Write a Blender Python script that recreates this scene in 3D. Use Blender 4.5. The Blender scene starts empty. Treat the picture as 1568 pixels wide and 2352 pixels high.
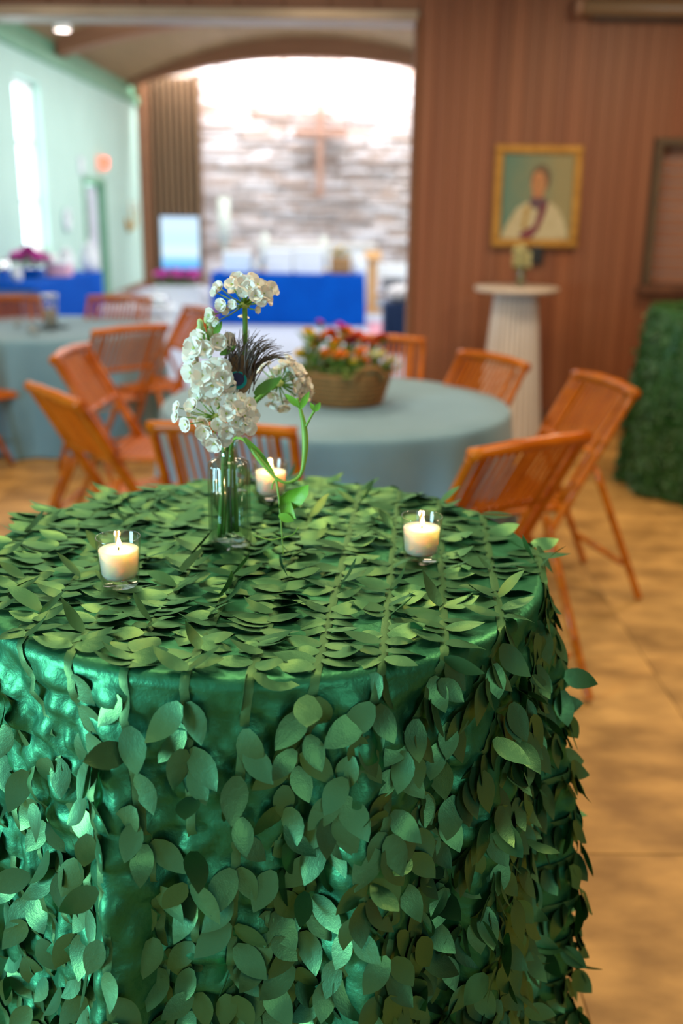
import bpy, math, random
import numpy as np
from mathutils import Vector, Matrix, Euler, noise

random.seed(7)
rng = np.random.default_rng(7)
PI = math.pi
SC = bpy.context.scene
COL = SC.collection

# ---------------------------------------------------------------- camera
PITCH, ROLL, CZ, FPX = math.radians(17.2), math.radians(0.8), 1.6, 2287.0
cd = bpy.data.cameras.new('camera')
cam = bpy.data.objects.new('camera', cd)
COL.objects.link(cam)
SC.camera = cam
cd.sensor_fit = 'VERTICAL'
cd.sensor_height = 36.0
cd.sensor_width = 24.0
cd.lens = FPX * 36.0 / 2352.0
cam.matrix_world = Matrix.Translation((0, 0, CZ)) @ Matrix.Rotation(PI / 2 - PITCH, 4, 'X') @ Matrix.Rotation(ROLL, 4, 'Z')
cd.clip_start = 0.02
cd.dof.use_dof = True
cd.dof.focus_distance = 1.30
cd.dof.aperture_fstop = 2.3

# ---------------------------------------------------------------- world, lights, exposure
w = bpy.data.worlds.new('sky')
SC.world = w
w.use_nodes = True
bg = w.node_tree.nodes['Background']
bg.inputs[0].default_value = (0.86, 0.94, 1.0, 1)
bg.inputs[1].default_value = 7.0
SC.view_settings.view_transform = 'Standard'
SC.view_settings.look = 'None'
SC.view_settings.exposure = 0.0
SC.view_settings.gamma = 1.0
SC.view_settings.use_curve_mapping = False
SC.cycles.use_denoising = True
SC.cycles.max_bounces = 8
SC.cycles.transparent_max_bounces = 16
SC.cycles.sample_clamp_indirect = 6.0
SC.cycles.caustics_reflective = False
SC.cycles.caustics_refractive = False


def area(name, loc, target, sx, sy, power, color):
    l = bpy.data.lights.new(name, 'AREA')
    l.shape = 'RECTANGLE'
    l.size, l.size_y = sx, sy
    l.energy = power
    l.color = color
    o = bpy.data.objects.new(name, l)
    COL.objects.link(o)
    o.location = loc
    d = Vector(target) - Vector(loc)
    o.rotation_euler = d.to_track_quat('-Z', 'Y').to_euler()
    return o


WARM, COOL, DAY = (1.0, 0.77, 0.50), (0.44, 0.84, 1.0), (0.93, 0.97, 1.0)
for i, (x, y, p) in enumerate(((-0.1, 1.7, 19), (-0.8, 3.0, 26), (2.2, 2.4, 58), (2.2, 5.6, 42), (-2.6, 4.9, 42), (-0.2, 5.4, 42))):  # unseen assumed lamps; first is added above the front table to warm its top
    area('warm_overhead_light', (x, y, 3.1), (x, y, 0), 0.7, 0.7, p, WARM)
area('assumed_daylight_left', (-3.6, -0.3, 1.35), (0, 1.1, 0.8), 1.4, 1.5, 205, COOL)  # area light inside the room for an assumed window, left wall is solid
area('cool_fill_behind', (1.6, -2.3, 1.9), (0.2, 1.2, 0.8), 1.2, 1.4, 24, COOL)  # cool fill added behind the camera for the cloth skirt, no window there
area('assumed_altar_skylight', (-0.6, 19.55, 4.75), (-0.6, 20.05, 1.5), 6.0, 0.6, 720, DAY)  # area light for an unseen skylight, assumed from the bright upper stone wall
area('chapel_fill', (-0.6, 14.2, 3.6), (-0.6, 14.2, 0), 4.5, 6.0, 260, DAY)  # panel added under the closed ceiling, standing in for daylight from unseen windows
area('chapel_side_light', (2.4, 13.0, 2.0), (-3.9, 14.0, 1.4), 4.0, 2.2, 90, DAY)  # area light inside the solid right wall, facing the mint wall
area('threshold_fill', (-2.3, 9.2, 3.2), (-2.3, 8.6, 0), 2.5, 1.6, 45, DAY)  # downward panel added at the chapel entrance, no opening above it

# ---------------------------------------------------------------- helpers
FWD = Vector((0, math.cos(PITCH), -math.sin(PITCH)))
_R0, _U0 = Vector((1, 0, 0)), Vector((0, math.sin(PITCH), math.cos(PITCH)))
RGT = _R0 * math.cos(ROLL) + _U0 * math.sin(ROLL)
UP = RGT.cross(FWD)


def at(px, py, Y):
    """world point seen at a photograph position, on the upright plane at distance Y"""
    d = FWD + RGT * ((px - 784) / FPX) + UP * ((1176 - py) / FPX)
    return Vector((0, 0, CZ)) + d * (Y / d.y)


class MB:
    def __init__(s):
        s.v, s.f, s.uv = [], [], None

    def add(s, vs, fs):
        b = len(s.v)
        s.v += [tuple(x) for x in vs]
        s.f += [tuple(i + b for i in q) for q in fs]
        return s

    def box(s, c, d, M=None, bev=0.0):
        x, y, z = d[0] / 2, d[1] / 2, d[2] / 2
        if bev <= 0:
            vs = [Vector((i * x, j * y, k * z)) for i in (-1, 1) for j in (-1, 1) for k in (-1, 1)]
            fs = [(0, 1, 3, 2), (4, 6, 7, 5), (0, 4, 5, 1), (2, 3, 7, 6), (0, 2, 6, 4), (1, 5, 7, 3)]
        else:
            bm_v, idx = [], {}
            b = min(bev, x * .9, y * .9, z * .9)
            for i in (-1, 1):
                for j in (-1, 1):
                    for k in (-1, 1):
                        for ax in range(3):
                            p = [i * (x - b), j * (y - b), k * (z - b)]
                            p[ax] = (i * x, j * y, k * z)[ax]
                            idx[(i, j, k, ax)] = len(bm_v)
                            bm_v.append(Vector(p))
            vs, fs = bm_v, []
            I = idx
            for sgn in (-1, 1):
                for ax in range(3):
                    a1, a2 = (ax + 1) % 3, (ax + 2) % 3
                    q = []
                    for (u, v) in ((-1, -1), (1, -1), (1, 1), (-1, 1)):
                        t = [0, 0, 0]
                        t[ax], t[a1], t[a2] = sgn, u, v
                        q.append(I[(t[0], t[1], t[2], ax)])
                    fs.append(tuple(q if sgn > 0 else q[::-1]))
            for ax in range(3):      # edges along ax
                a1, a2 = (ax + 1) % 3, (ax + 2) % 3
                for u in (-1, 1):
                    for v in (-1, 1):
                        def g(e, wch):
                            t = [0, 0, 0]
                            t[ax], t[a1], t[a2] = e, u, v
                            return I[(t[0], t[1], t[2], wch)]
                        q = (g(-1, a1), g(1, a1), g(1, a2), g(-1, a2))
                        fs.append(q if u * v > 0 else q[::-1])
            for i in (-1, 1):
                for j in (-1, 1):
                    for k in (-1, 1):
                        q = tuple(I[(i, j, k, ax)] for ax in range(3))
                        fs.append(q if i * j * k > 0 else q[::-1])
        c = Vector(c)
        if M is not None:
            vs = [M @ p for p in vs]
        return s.add([p + c for p in vs], fs)

    def bar(s, p, q, wd, th, up=(0, 0, 1), bev=0.0):
        p, q = Vector(p), Vector(q)
        d = q - p
        L = d.length
        d.normalize()
        side = d.cross(Vector(up))
        if side.length < 1e-5:
            side = d.cross(Vector((1, 0, 0)))
        side.normalize()
        n = side.cross(d)
        M = Matrix((side, d, n)).transposed()
        return s.box((p + q) / 2, (wd, L, th), M, bev)

    def tube(s, path, r, n=8, cap=True):
        path = [Vector(p) for p in path]
        m = len(path)
        rs = r if hasattr(r, '__len__') else [r] * m
        t0 = (path[1] - path[0]).normalized()
        ref = Vector((0, 0, 1)) if abs(t0.z) < .9 else Vector((1, 0, 0))
        u = t0.cross(ref).normalized()
        vs = []
        for i, p in enumerate(path):
            t = (path[min(i + 1, m - 1)] - path[max(i - 1, 0)]).normalized()
            u = (u - t * u.dot(t)).normalized()
            v = t.cross(u)
            for k in range(n):
                a = 2 * PI * k / n
                vs.append(p + (u * math.cos(a) + v * math.sin(a)) * rs[i])
        fs = []
        for i in range(m - 1):
            for k in range(n):
                k2 = (k + 1) % n
                fs.append((i * n + k, i * n + k2, (i + 1) * n + k2, (i + 1) * n + k))
        if cap:
            fs.append(tuple(range(n - 1, -1, -1)))
            fs.append(tuple(range((m - 1) * n, m * n)))
        return s.add(vs, fs)

    def lathe(s, prof, n=32, c=(0, 0, 0), rib=None):
        vs, fs = [], []
        for (r, z) in prof:
            for k in range(n):
                a = 2 * PI * k / n
                rr = r * (rib(a, z) if rib else 1)
                vs.append((c[0] + rr * math.cos(a), c[1] + rr * math.sin(a), c[2] + z))
        for i in range(len(prof) - 1):
            for k in range(n):
                k2 = (k + 1) % n
                fs.append((i * n + k, i * n + k2, (i + 1) * n + k2, (i + 1) * n + k))
        if prof[0][0] > 1e-6:
            fs.append(tuple(range(n - 1, -1, -1)))
        if prof[-1][0] > 1e-6:
            m = len(prof) - 1
            fs.append(tuple(range(m * n, m * n + n)))
        return s.add(vs, fs)

    def open_lathe(s, prof, n=32, c=(0, 0, 0), rib=None):
        """closed profile loop revolved (for glass walls)"""
        vs, fs = [], []
        m = len(prof)
        for (r, z) in prof:
            for k in range(n):
                a = 2 * PI * k / n
                rr = r * (rib(a, r, z) if rib else 1)
                vs.append((c[0] + rr * math.cos(a), c[1] + rr * math.sin(a), c[2] + z))
        for i in range(m - 1):
            for k in range(n):
                k2 = (k + 1) % n
                fs.append((i * n + k, i * n + k2, (i + 1) * n + k2, (i + 1) * n + k))
        return s.add(vs, fs)

    def ball(s, c, r, n=10, m=6, sq=(1, 1, 1)):
        c = Vector(c)
        prof = [(math.sin(PI * i / m), -math.cos(PI * i / m)) for i in range(m + 1)]
        vs, fs = [], []
        for (rr, z) in prof:
            for k in range(n):
                a = 2 * PI * k / n
                vs.append(c + Vector((rr * math.cos(a) * r * sq[0], rr * math.sin(a) * r * sq[1], z * r * sq[2])))
        for i in range(m):
            for k in range(n):
                k2 = (k + 1) % n
                fs.append((i * n + k, i * n + k2, (i + 1) * n + k2, (i + 1) * n + k))
        return s.add(vs, fs)

    def mesh(s, name, mat, smooth=True):
        me = bpy.data.meshes.new(name)
        me.from_pydata(s.v, [], s.f)
        if smooth:
            me.polygons.foreach_set('use_smooth', [True] * len(me.polygons))
        if mat:
            me.materials.append(mat)
        me.update()
        return me

    def build(s, name, mat, parent=None, smooth=False, loc=None):
        return link(name, s.mesh(name, mat, smooth), parent, loc)


def link(name, me, parent=None, loc=None):
    o = bpy.data.objects.new(name, me)
    COL.objects.link(o)
    if parent is not None:
        o.parent = parent
    if loc is not None:
        o.location = loc
    return o


def tag(o, label=None, cat=None, group=None, kind=None):
    if label: o['label'] = label
    if cat: o['category'] = cat
    if group: o['group'] = group
    if kind: o['kind'] = kind
    return o


def thing(name, loc, label, cat, group=None, rz=0.0):
    o = link(name, None, None, loc)
    o.rotation_euler = (0, 0, rz)
    return tag(o, label, cat, group)


def struct(o):
    o['kind'] = 'structure'
    return o


def copy_tree(o, parent=None):
    c = o.copy()
    COL.objects.link(c)
    if parent is not None:
        c.parent = parent
    for ch in list(o.children):
        copy_tree(ch, c)
    return c


def autosmooth(o, ang=40):
    me = o.data
    me.polygons.foreach_set('use_smooth', [True] * len(me.polygons))
    try:
        me.set_sharp_from_angle(angle=math.radians(ang))
    except Exception:
        pass
    return o


# ---------------------------------------------------------------- materials
def mat_base(name, col, rough=.6, metal=0.0, **kw):
    m = bpy.data.materials.new(name)
    m.use_nodes = True
    b = m.node_tree.nodes['Principled BSDF']
    b.inputs['Base Color'].default_value = (*col, 1)
    b.inputs['Roughness'].default_value = rough
    b.inputs['Metallic'].default_value = metal
    for k, v in kw.items():
        b.inputs[k.replace('_', ' ')].default_value = v
    return m


def N(m, t, **kw):
    n = m.node_tree.nodes.new(t)
    for k, v in kw.items():
        setattr(n, k, v)
    return n


def L(m, a, b):
    m.node_tree.links.new(a, b)


def noisy(name, c1, c2, rough=.6, scale=(8, 8, 8), bump=0.0, detail=4, coord='Object', metal=0.0, rnd=0.0, bscale=None, ramp=(.3, .7), **kw):
    """two tones mixed by noise, optional bump and per-piece tone"""
    m = mat_base(name, c1, rough, metal, **kw)
    b = m.node_tree.nodes['Principled BSDF']
    tc, mp, nz, rp = N(m, 'ShaderNodeTexCoord'), N(m, 'ShaderNodeMapping'), N(m, 'ShaderNodeTexNoise'), N(m, 'ShaderNodeValToRGB')
    mp.inputs['Scale'].default_value = scale
    nz.inputs['Scale'].default_value = 1.0
    nz.inputs['Detail'].default_value = detail
    rp.color_ramp.elements[0].color = (*c1, 1)
    rp.color_ramp.elements[1].color = (*c2, 1)
    rp.color_ramp.elements[0].position, rp.color_ramp.elements[1].position = ramp
    L(m, tc.outputs[coord], mp.inputs[0])
    out = mp.outputs[0]
    if rnd:
        oi, ad, sc = N(m, 'ShaderNodeObjectInfo'), N(m, 'ShaderNodeVectorMath', operation='ADD'), N(m, 'ShaderNodeMath', operation='MULTIPLY')
        sc.inputs[1].default_value = 37.0
        L(m, oi.outputs['Random'], sc.inputs[0])
        L(m, mp.outputs[0], ad.inputs[0])
        L(m, sc.outputs[0], ad.inputs[1])
        out = ad.outputs[0]
    L(m, out, nz.inputs['Vector'])
    L(m, nz.outputs['Fac'], rp.inputs[0])
    c = rp.outputs[0]
    if rnd:
        hs, mr = N(m, 'ShaderNodeHueSaturation'), N(m, 'ShaderNodeMapRange')
        mr.inputs['To Min'].default_value, mr.inputs['To Max'].default_value = 1 - rnd, 1 + rnd
        L(m, oi.outputs['Random'], mr.inputs['Value'])
        L(m, mr.outputs[0], hs.inputs['Value'])
        L(m, c, hs.inputs['Color'])
        c = hs.outputs[0]
    L(m, c, b.inputs['Base Color'])
    if bump:
        bp = N(m, 'ShaderNodeBump')
        bp.inputs['Strength'].default_value = bump
        bp.inputs['Distance'].default_value = .01
        src = nz
        if bscale:
            nz2, mp2 = N(m, 'ShaderNodeTexNoise'), N(m, 'ShaderNodeMapping')
            mp2.inputs['Scale'].default_value = bscale
            nz2.inputs['Scale'].default_value = 1
            L(m, tc.outputs[coord], mp2.inputs[0])
            L(m, mp2.outputs[0], nz2.inputs['Vector'])
            src = nz2
        L(m, src.outputs['Fac'], bp.inputs['Height'])
        L(m, bp.outputs[0], b.inputs['Normal'])
    return m


def emit(name, col, strength):
    m = bpy.data.materials.new(name)
    m.use_nodes = True
    nt = m.node_tree
    nt.nodes.clear()
    e, o = nt.nodes.new('ShaderNodeEmission'), nt.nodes.new('ShaderNodeOutputMaterial')
    e.inputs[0].default_value = (*col, 1)
    e.inputs[1].default_value = strength
    nt.links.new(e.outputs[0], o.inputs[0])
    return m


def clear_glass(name, tint=(1, 1, 1), ior=1.5, rough=.02, dens=1.0):
    """thin clear glass: see-through plus mirror by fresnel"""
    m = bpy.data.materials.new(name)
    m.use_nodes = True
    nt = m.node_tree
    nt.nodes.clear()
    t, g, f, x, o = (nt.nodes.new(k) for k in ('ShaderNodeBsdfTransparent', 'ShaderNodeBsdfGlossy', 'ShaderNodeFresnel', 'ShaderNodeMixShader', 'ShaderNodeOutputMaterial'))
    t.inputs[0].default_value = (*tint, 1)
    g.inputs['Roughness'].default_value = rough
    f.inputs[0].default_value = ior
    ge, mr = nt.nodes.new('ShaderNodeNewGeometry'), nt.nodes.new('ShaderNodeMapRange')
    mr.inputs['To Min'].default_value, mr.inputs['To Max'].default_value = ior, 1 / ior
    nt.links.new(ge.outputs['Backfacing'], mr.inputs['Value'])
    nt.links.new(mr.outputs[0], f.inputs[0])
    nt.links.new(f.outputs[0], x.inputs[0])
    nt.links.new(t.outputs[0], x.inputs[1])
    nt.links.new(g.outputs[0], x.inputs[2])
    nt.links.new(x.outputs[0], o.inputs[0])
    return m


M = {}
M['board'] = noisy('stained_board', (.205, .064, .025), (.28, .105, .046), .5, (10, 10, .35), .04, rnd=.12)
M['wood_dark'] = noisy('dark_wood', (.10, .04, .02), (.17, .07, .035), .45, (12, 12, .8), .05)
M['wood_trim'] = noisy('wood_trim', (.20, .075, .035), (.27, .11, .05), .5, (2, 14, 14), .05)
M['metal_track'] = noisy('track_metal', (.38, .29, .21), (.46, .36, .27), .35, (4, 9, 9), 0, metal=.3)
M['plaster_green'] = noisy('mint_plaster', (.47, .66, .57), (.51, .70, .61), .75, (2, 2, 2), .04, bscale=(60, 60, 60))
M['green_trim'] = noisy('green_trim', (.16, .36, .22), (.20, .41, .26), .6, (3, 3, 3))
M['ceiling_chapel'] = noisy('chapel_ceiling_wood', (.30, .18, .08), (.36, .22, .105), .7, (9, .7, 9), .05, rnd=.06)
M['beam'] = noisy('glulam_beam', (.28, .115, .055), (.36, .16, .08), .55, (1.2, 9, 14), .05)
M['ceiling'] = noisy('ceiling_paint', (.62, .53, .42), (.67, .58, .46), .85, (2, 2, 2))
M['paint_room'] = noisy('room_paint', (.50, .42, .33), (.54, .46, .36), .8, (2, 2, 2))
M['carpet'] = noisy('pale_carpet', (.38, .40, .50), (.46, .48, .57), .95, (40, 40, 40), .1)
M['tile'] = noisy('tan_floor_tile', (.26, .135, .032), (.56, .32, .095), .5, (4.5, 7.5, 8), .03, detail=8, rnd=.05, ramp=(.34, .66))
M['grout'] = mat_base('grout', (.34, .18, .06), .8)
M['slat'] = noisy('brown_slat', (.19, .10, .045), (.25, .135, .065), .55, (14, 14, .7), .05, rnd=.12)
M['stone'] = noisy('ledge_stone', (.44, .30, .235), (.84, .79, .82), .85, (.9, .9, .9), .35, detail=5, rnd=.22, ramp=(.36, .64))
M['stone_back'] = noisy('stone_joint', (.42, .32, .27), (.50, .39, .33), .95, (12, 12, 12), .2)
M['bamboo'] = noisy('lacquered_bamboo', (.36, .078, .002), (.52, .135, .005), .27, (9, 9, 30), .04, rnd=.10, Coat_Weight=.06, Coat_Roughness=.1, Specular_IOR_Level=.22)
M['bamboo_slat'] = noisy('bamboo_slat', (.38, .085, .003), (.52, .138, .006), .4, (30, 9, 9), .04, rnd=.10, Specular_IOR_Level=.15)
M['blue_linen'] = noisy('dusty_blue_linen', (.115, .25, .35), (.14, .285, .39), .78, (5, 5, 5), .08, bscale=(300, 300, 300), Sheen_Weight=.25)
M['royal'] = noisy('royal_blue_cloth', (.0, .065, .40), (.0, .085, .48), .85, (3, 3, 3), .03, Specular_IOR_Level=.1)
M['navy'] = noisy('navy_cloth', (.004, .02, .075), (.006, .028, .10), .8, (3, 3, 3))
M['white'] = noisy('white_paint', (.72, .68, .64), (.80, .76, .72), .55, (3, 3, 3))
M['white_slat'] = noisy('white_washed_slat', (.64, .60, .59), (.76, .72, .71), .6, (16, 16, 1.5), .06, rnd=.10)
M['white_cloth'] = noisy('white_cloth', (.74, .75, .77), (.82, .83, .85), .85, (4, 4, 4), .05)
M['black'] = noisy('black_plastic', (.012, .012, .013), (.02, .02, .022), .45, (6, 6, 6))
M['gold'] = noisy('gilt_frame', (.40, .19, .03), (.56, .29, .055), .42, (18, 18, 18), .3, metal=.35)
M['brass'] = noisy('brass', (.62, .38, .12), (.70, .45, .16), .35, (9, 9, 9), metal=.9)
M['silver'] = noisy('silver', (.75, .77, .80), (.82, .84, .86), .18, (4, 4, 4), metal=1.0)
M['cross'] = noisy('cross_wood', (.46, .25, .18), (.54, .31, .23), .5, (9, 9, 1), .05)
M['wicker'] = noisy('brown_wicker', (.30, .15, .05), (.46, .25, .10), .7, (40, 40, 60), .4)
M['burlap'] = noisy('burlap', (.20, .088, .022), (.32, .155, .048), .85, (55, 55, 70), .5)
M['wax'] = noisy('candle_wax', (.92, .80, .61), (.94, .84, .66), .45, (6, 6, 6), Subsurface_Weight=1.0, Subsurface_Radius=(1.0, .62, .34), Subsurface_Scale=.045)
M['wick'] = mat_base('wick', (.02, .015, .012), .9)
M['flame'] = emit('candle_flame', (1.0, .60, .22), 14.0)
M['glass'] = clear_glass('clear_glass', (.95, .96, .95), 1.7, .03)
M['vase_glass'] = clear_glass('vase_glass', (.86, .91, .89), 1.9, .05)
M['pane'] = clear_glass('window_pane', (.97, .99, 1.0), 1.45)
M['water'] = clear_glass('vase_water', (.90, .95, .92), 1.33)
M['stem'] = noisy('flower_stem', (.10, .28, .025), (.17, .40, .05), .5, (30, 30, 8), .1, Subsurface_Weight=.1, Subsurface_Scale=.01)
M['vine'] = noisy('vine_green', (.16, .36, .03), (.26, .50, .06), .45, (30, 30, 20), .1)
M['vine_leaf'] = noisy('vine_leaf', (.15, .40, .02), (.22, .52, .04), .5, (30, 30, 30), .25, Transmission_Weight=.0)
M['petal'] = noisy('white_petal', (.93, .85, .73), (.97, .91, .81), .6, (60, 60, 60), .1, Subsurface_Weight=.25, Subsurface_Scale=.01)
M['petal_heart'] = noisy('petal_heart', (.45, .55, .12), (.55, .62, .18), .6, (60, 60, 60))
M['bud'] = noisy('green_bud', (.42, .55, .20), (.55, .66, .32), .55, (60, 60, 60))
M['barb'] = noisy('feather_barb', (.060, .040, .030), (.12, .08, .06), .5, (60, 60, 60))
M['eye_brown'] = noisy('feather_bronze', (.14, .065, .022), (.20, .10, .035), .4, (80, 80, 80), .2)
M['eye_teal'] = noisy('feather_teal', (.0, .24, .24), (.0, .32, .30), .3, (80, 80, 80), metal=.4)
M['eye_navy'] = noisy('feather_navy', (.006, .006, .05), (.012, .012, .08), .35, (80, 80, 80))
M['boxleaf'] = noisy('small_dark_leaf', (.010, .060, .012), (.026, .13, .02), .5, (60, 60, 60), rnd=.1)
M['screen_frame'] = mat_base('screen_bezel', (.05, .05, .06), .4)
FLW = {
    'orange': noisy('orange_petal', (.75, .20, .005), (.90, .33, .01), .6, (50, 50, 50)),
    'red': noisy('red_petal', (.62, .06, .01), (.75, .12, .015), .6, (50, 50, 50)),
    'maroon': noisy('maroon_petal', (.22, .015, .02), (.34, .035, .04), .6, (50, 50, 50)),
    'yellow': noisy('yellow_petal', (.72, .48, .02), (.82, .60, .04), .6, (50, 50, 50)),
    'cream': noisy('cream_petal', (.72, .66, .33), (.80, .76, .46), .6, (50, 50, 50)),
    'magenta': noisy('magenta_petal', (.62, .05, .40), (.78, .12, .56), .6, (50, 50, 50)),
    'foliage': noisy('bouquet_foliage', (.05, .13, .01), (.13, .24, .02), .6, (50, 50, 50)),
}


def silk(name, warp, weft, rough=.36, body=(.018, .085, .03), rnd=True, crinkle=.35, gloss=.55):
    """shot taffeta: dull body colour with a sheen woven of two thread colours"""
    m = mat_base(name, body, .55)
    nt = m.node_tree
    b = nt.nodes['Principled BSDF']
    tc, nz = N(m, 'ShaderNodeTexCoord'), N(m, 'ShaderNodeTexNoise')
    nz.inputs['Scale'].default_value = 26
    nz.inputs['Detail'].default_value = 3
    L(m, tc.outputs['Object'], nz.inputs['Vector'])
    mx = N(m, 'ShaderNodeMix', data_type='RGBA')
    mx.inputs[6].default_value = (*body, 1)
    mx.inputs[7].default_value = tuple(c * 1.7 for c in body) + (1,)
    fac = nz.outputs['Fac']
    if rnd:
        oi, ge, ad, fr = N(m, 'ShaderNodeObjectInfo'), N(m, 'ShaderNodeNewGeometry'), N(m, 'ShaderNodeMath', operation='ADD'), N(m, 'ShaderNodeMath', operation='FRACT')
        L(m, oi.outputs['Random'], ad.inputs[0])
        L(m, ge.outputs['Random Per Island'], ad.inputs[1])
        L(m, ad.outputs[0], fr.inputs[0])
        fac = fr.outputs[0]
    L(m, fac, mx.inputs[0])
    L(m, mx.outputs[2], b.inputs['Base Color'])
    b.inputs['Specular IOR Level'].default_value = .1
    b.inputs['Sheen Weight'].default_value = .0
    g1 = N(m, 'ShaderNodeBsdfAnisotropic')
    g1.inputs['Color'].default_value = (*warp, 1)
    g1.inputs['Roughness'].default_value = rough
    g2 = N(m, 'ShaderNodeBsdfAnisotropic')
    g2.inputs['Color'].default_value = (*weft, 1)
    g2.inputs['Roughness'].default_value = rough + .14
    s1, s2 = N(m, 'ShaderNodeMixShader'), N(m, 'ShaderNodeMixShader')
    s1.inputs[0].default_value = .48
    s2.inputs[0].default_value = gloss
    L(m, g1.outputs[0], s1.inputs[1])
    L(m, g2.outputs[0], s1.inputs[2])
    L(m, b.outputs[0], s2.inputs[1])
    L(m, s1.outputs[0], s2.inputs[2])
    L(m, s2.outputs[0], nt.nodes['Material Output'].inputs[0])
    wv = N(m, 'ShaderNodeTexNoise')
    wv.inputs['Scale'].default_value = 700
    nb = N(m, 'ShaderNodeTexNoise')
    nb.inputs['Scale'].default_value = 45
    nb.inputs['Detail'].default_value = 4
    L(m, tc.outputs['Object'], wv.inputs['Vector'])
    L(m, tc.outputs['Object'], nb.inputs['Vector'])
    b1, b2 = N(m, 'ShaderNodeBump'), N(m, 'ShaderNodeBump')
    b1.inputs['Strength'].default_value, b1.inputs['Distance'].default_value = .25, .0006
    b2.inputs['Strength'].default_value, b2.inputs['Distance'].default_value = crinkle, .004
    L(m, wv.outputs['Fac'], b1.inputs['Height'])
    L(m, nb.outputs['Fac'], b2.inputs['Height'])
    L(m, b2.outputs[0], b1.inputs['Normal'])
    for s in (b, g1, g2):
        L(m, b1.outputs[0], s.inputs['Normal'])
    return m


M['taffeta'] = silk('shot_green_taffeta', (.11, .36, .12), (.02, .34, .22), .38, (.012, .050, .016), rnd=False, crinkle=.6)
M['petal_leaf'] = silk('shot_green_leaf', (.27, .36, .05), (.01, .44, .30), .34, (.024, .046, .013), crinkle=.25, gloss=.5)
M['ribbon'] = silk('ribbon_green', (.20, .32, .08), (.04, .28, .18), .45, (.030, .070, .016), rnd=False, crinkle=.2)

# ================================================================ SETTING
WY, WT = 7.5, 0.30            # panelled wall and its thickness
OX = 0.48                     # right jamb of the opening
OZ = 2.825                     # underside of the header
CH = 3.3                      # ceiling of the near room
NX0, NX1, NY0 = -4.6, 4.2, -2.6
GX, RX, SY = -3.9, 2.8, 20.2  # chapel: green wall, right wall, stone wall

# near floor: slab plus tiles
floor = struct(MB().box(((NX0 + NX1) / 2, (NY0 + WY + WT) / 2, -.06), (NX1 - NX0 + .4, WY + WT - NY0, .1)).build('floor', M['grout']))
TS = .61
tile_me = MB().box((0, 0, 0), (TS - .0025, TS - .0025, .012), None, .001).mesh('tile', M['tile'], False)
for i in range(-5, 6):
    for j in range(0, 13):
        o = link('tile', tile_me, floor, (i * TS + .22, j * TS + .07, -.006 + random.uniform(0, .0008)))
        o.rotation_euler = (0, 0, random.choice((0, PI)))
struct(MB().box((-.6, 14.1, -.05), (7.4, 12.3, .1)).build('floor_chapel', M['carpet']))
struct(MB().box(((NX0 + NX1) / 2, (NY0 + WY) / 2, CH + .05), (NX1 - NX0 + .4, WY - NY0 + .4, .1)).build('ceiling', M['ceiling']))
struct(MB().box((NX0 - .05, (NY0 + WY) / 2, CH / 2), (.1, WY - NY0 + .2, CH)).build('wall_left', M['paint_room']))
struct(MB().box((NX1 + .05, (NY0 + WY) / 2, CH / 2), (.1, WY - NY0 + .2, CH)).build('wall_right', M['board']))
struct(MB().box(((NX0 + NX1) / 2, NY0 - .05, CH / 2), (NX1 - NX0 + .4, .1, CH)).build('wall_back', M['paint_room']))

# panelled wall with boards, leaving the pass-through open
PX0, PX1, PZ0, PZ1 = 2.24, 3.7, 1.06, 2.02
wall = MB()
y0, y1 = WY + .02, WY + WT
def wbox(mb, x0, x1, z0, z1, ya=y0, yb=y1):
    mb.box(((x0 + x1) / 2, (ya + yb) / 2, (z0 + z1) / 2), (x1 - x0, yb - ya, z1 - z0))
wbox(wall, OX + .02, PX0, 0, CH)
wbox(wall, PX1, NX1, 0, CH)
wbox(wall, PX0, PX1, 0, PZ0)
wbox(wall, PX0, PX1, PZ1, CH)
wbox(wall, NX0, OX + .02, OZ, CH)
wbox(wall, NX0, GX, 0, OZ)
wall = struct(wall.build('wall_front', M['wood_dark']))
bw = .104
x = OX + .022
k = 0
while x < NX1 - .05:
    x2 = min(x + bw, NX1)
    segs = [(0.10, CH)]
    if x2 > PX0 - .05 and x < PX1 + .05:
        segs = [(0.10, PZ0 - .05), (PZ1 + .05, CH)]
    for z0, z1 in segs:
        MB().box(((x + x2) / 2, WY + .008 + .0012 * ((k * 7) % 3), (z0 + z1) / 2), (x2 - x - .0025, .022, z1 - z0), None, .002).build('board', M['board'], wall)
    x = x2
    k += 1
x = NX0
while x < OX - .01:            # header boards above the opening
    x2 = min(x + .32, OX + .02)
    MB().box(((x + x2) / 2, WY + .01, (OZ + .04 + CH) / 2), (x2 - x - .006, .022, CH - OZ - .04), None, .003).build('board', M['wood_trim'], wall)
    x = x2
struct(MB().box(((NX0 + OX) / 2, WY + WT / 2, OZ - .01), (OX - NX0, WT + .02, .03), None, .004).box(((NX0 + OX) / 2, WY - .012, OZ + .015), (OX - NX0, .02, .05), None, .004).build('trim_1', M['metal_track']))
struct(MB().box((OX + .005, WY + WT / 2 - .01, OZ / 2), (.03, WT + .06, OZ), None, .004).build('trim_2', noisy('jamb_wood', (.19, .085, .045), (.24, .11, .06), .9, (9, 9, .7), Specular_IOR_Level=.1)))
struct(MB().box(((OX + NX1) / 2 + .02, WY - .012, .06), (NX1 - OX - .04, .025, .12), None, .004).build('baseboard_front', M['wood_dark']))

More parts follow.
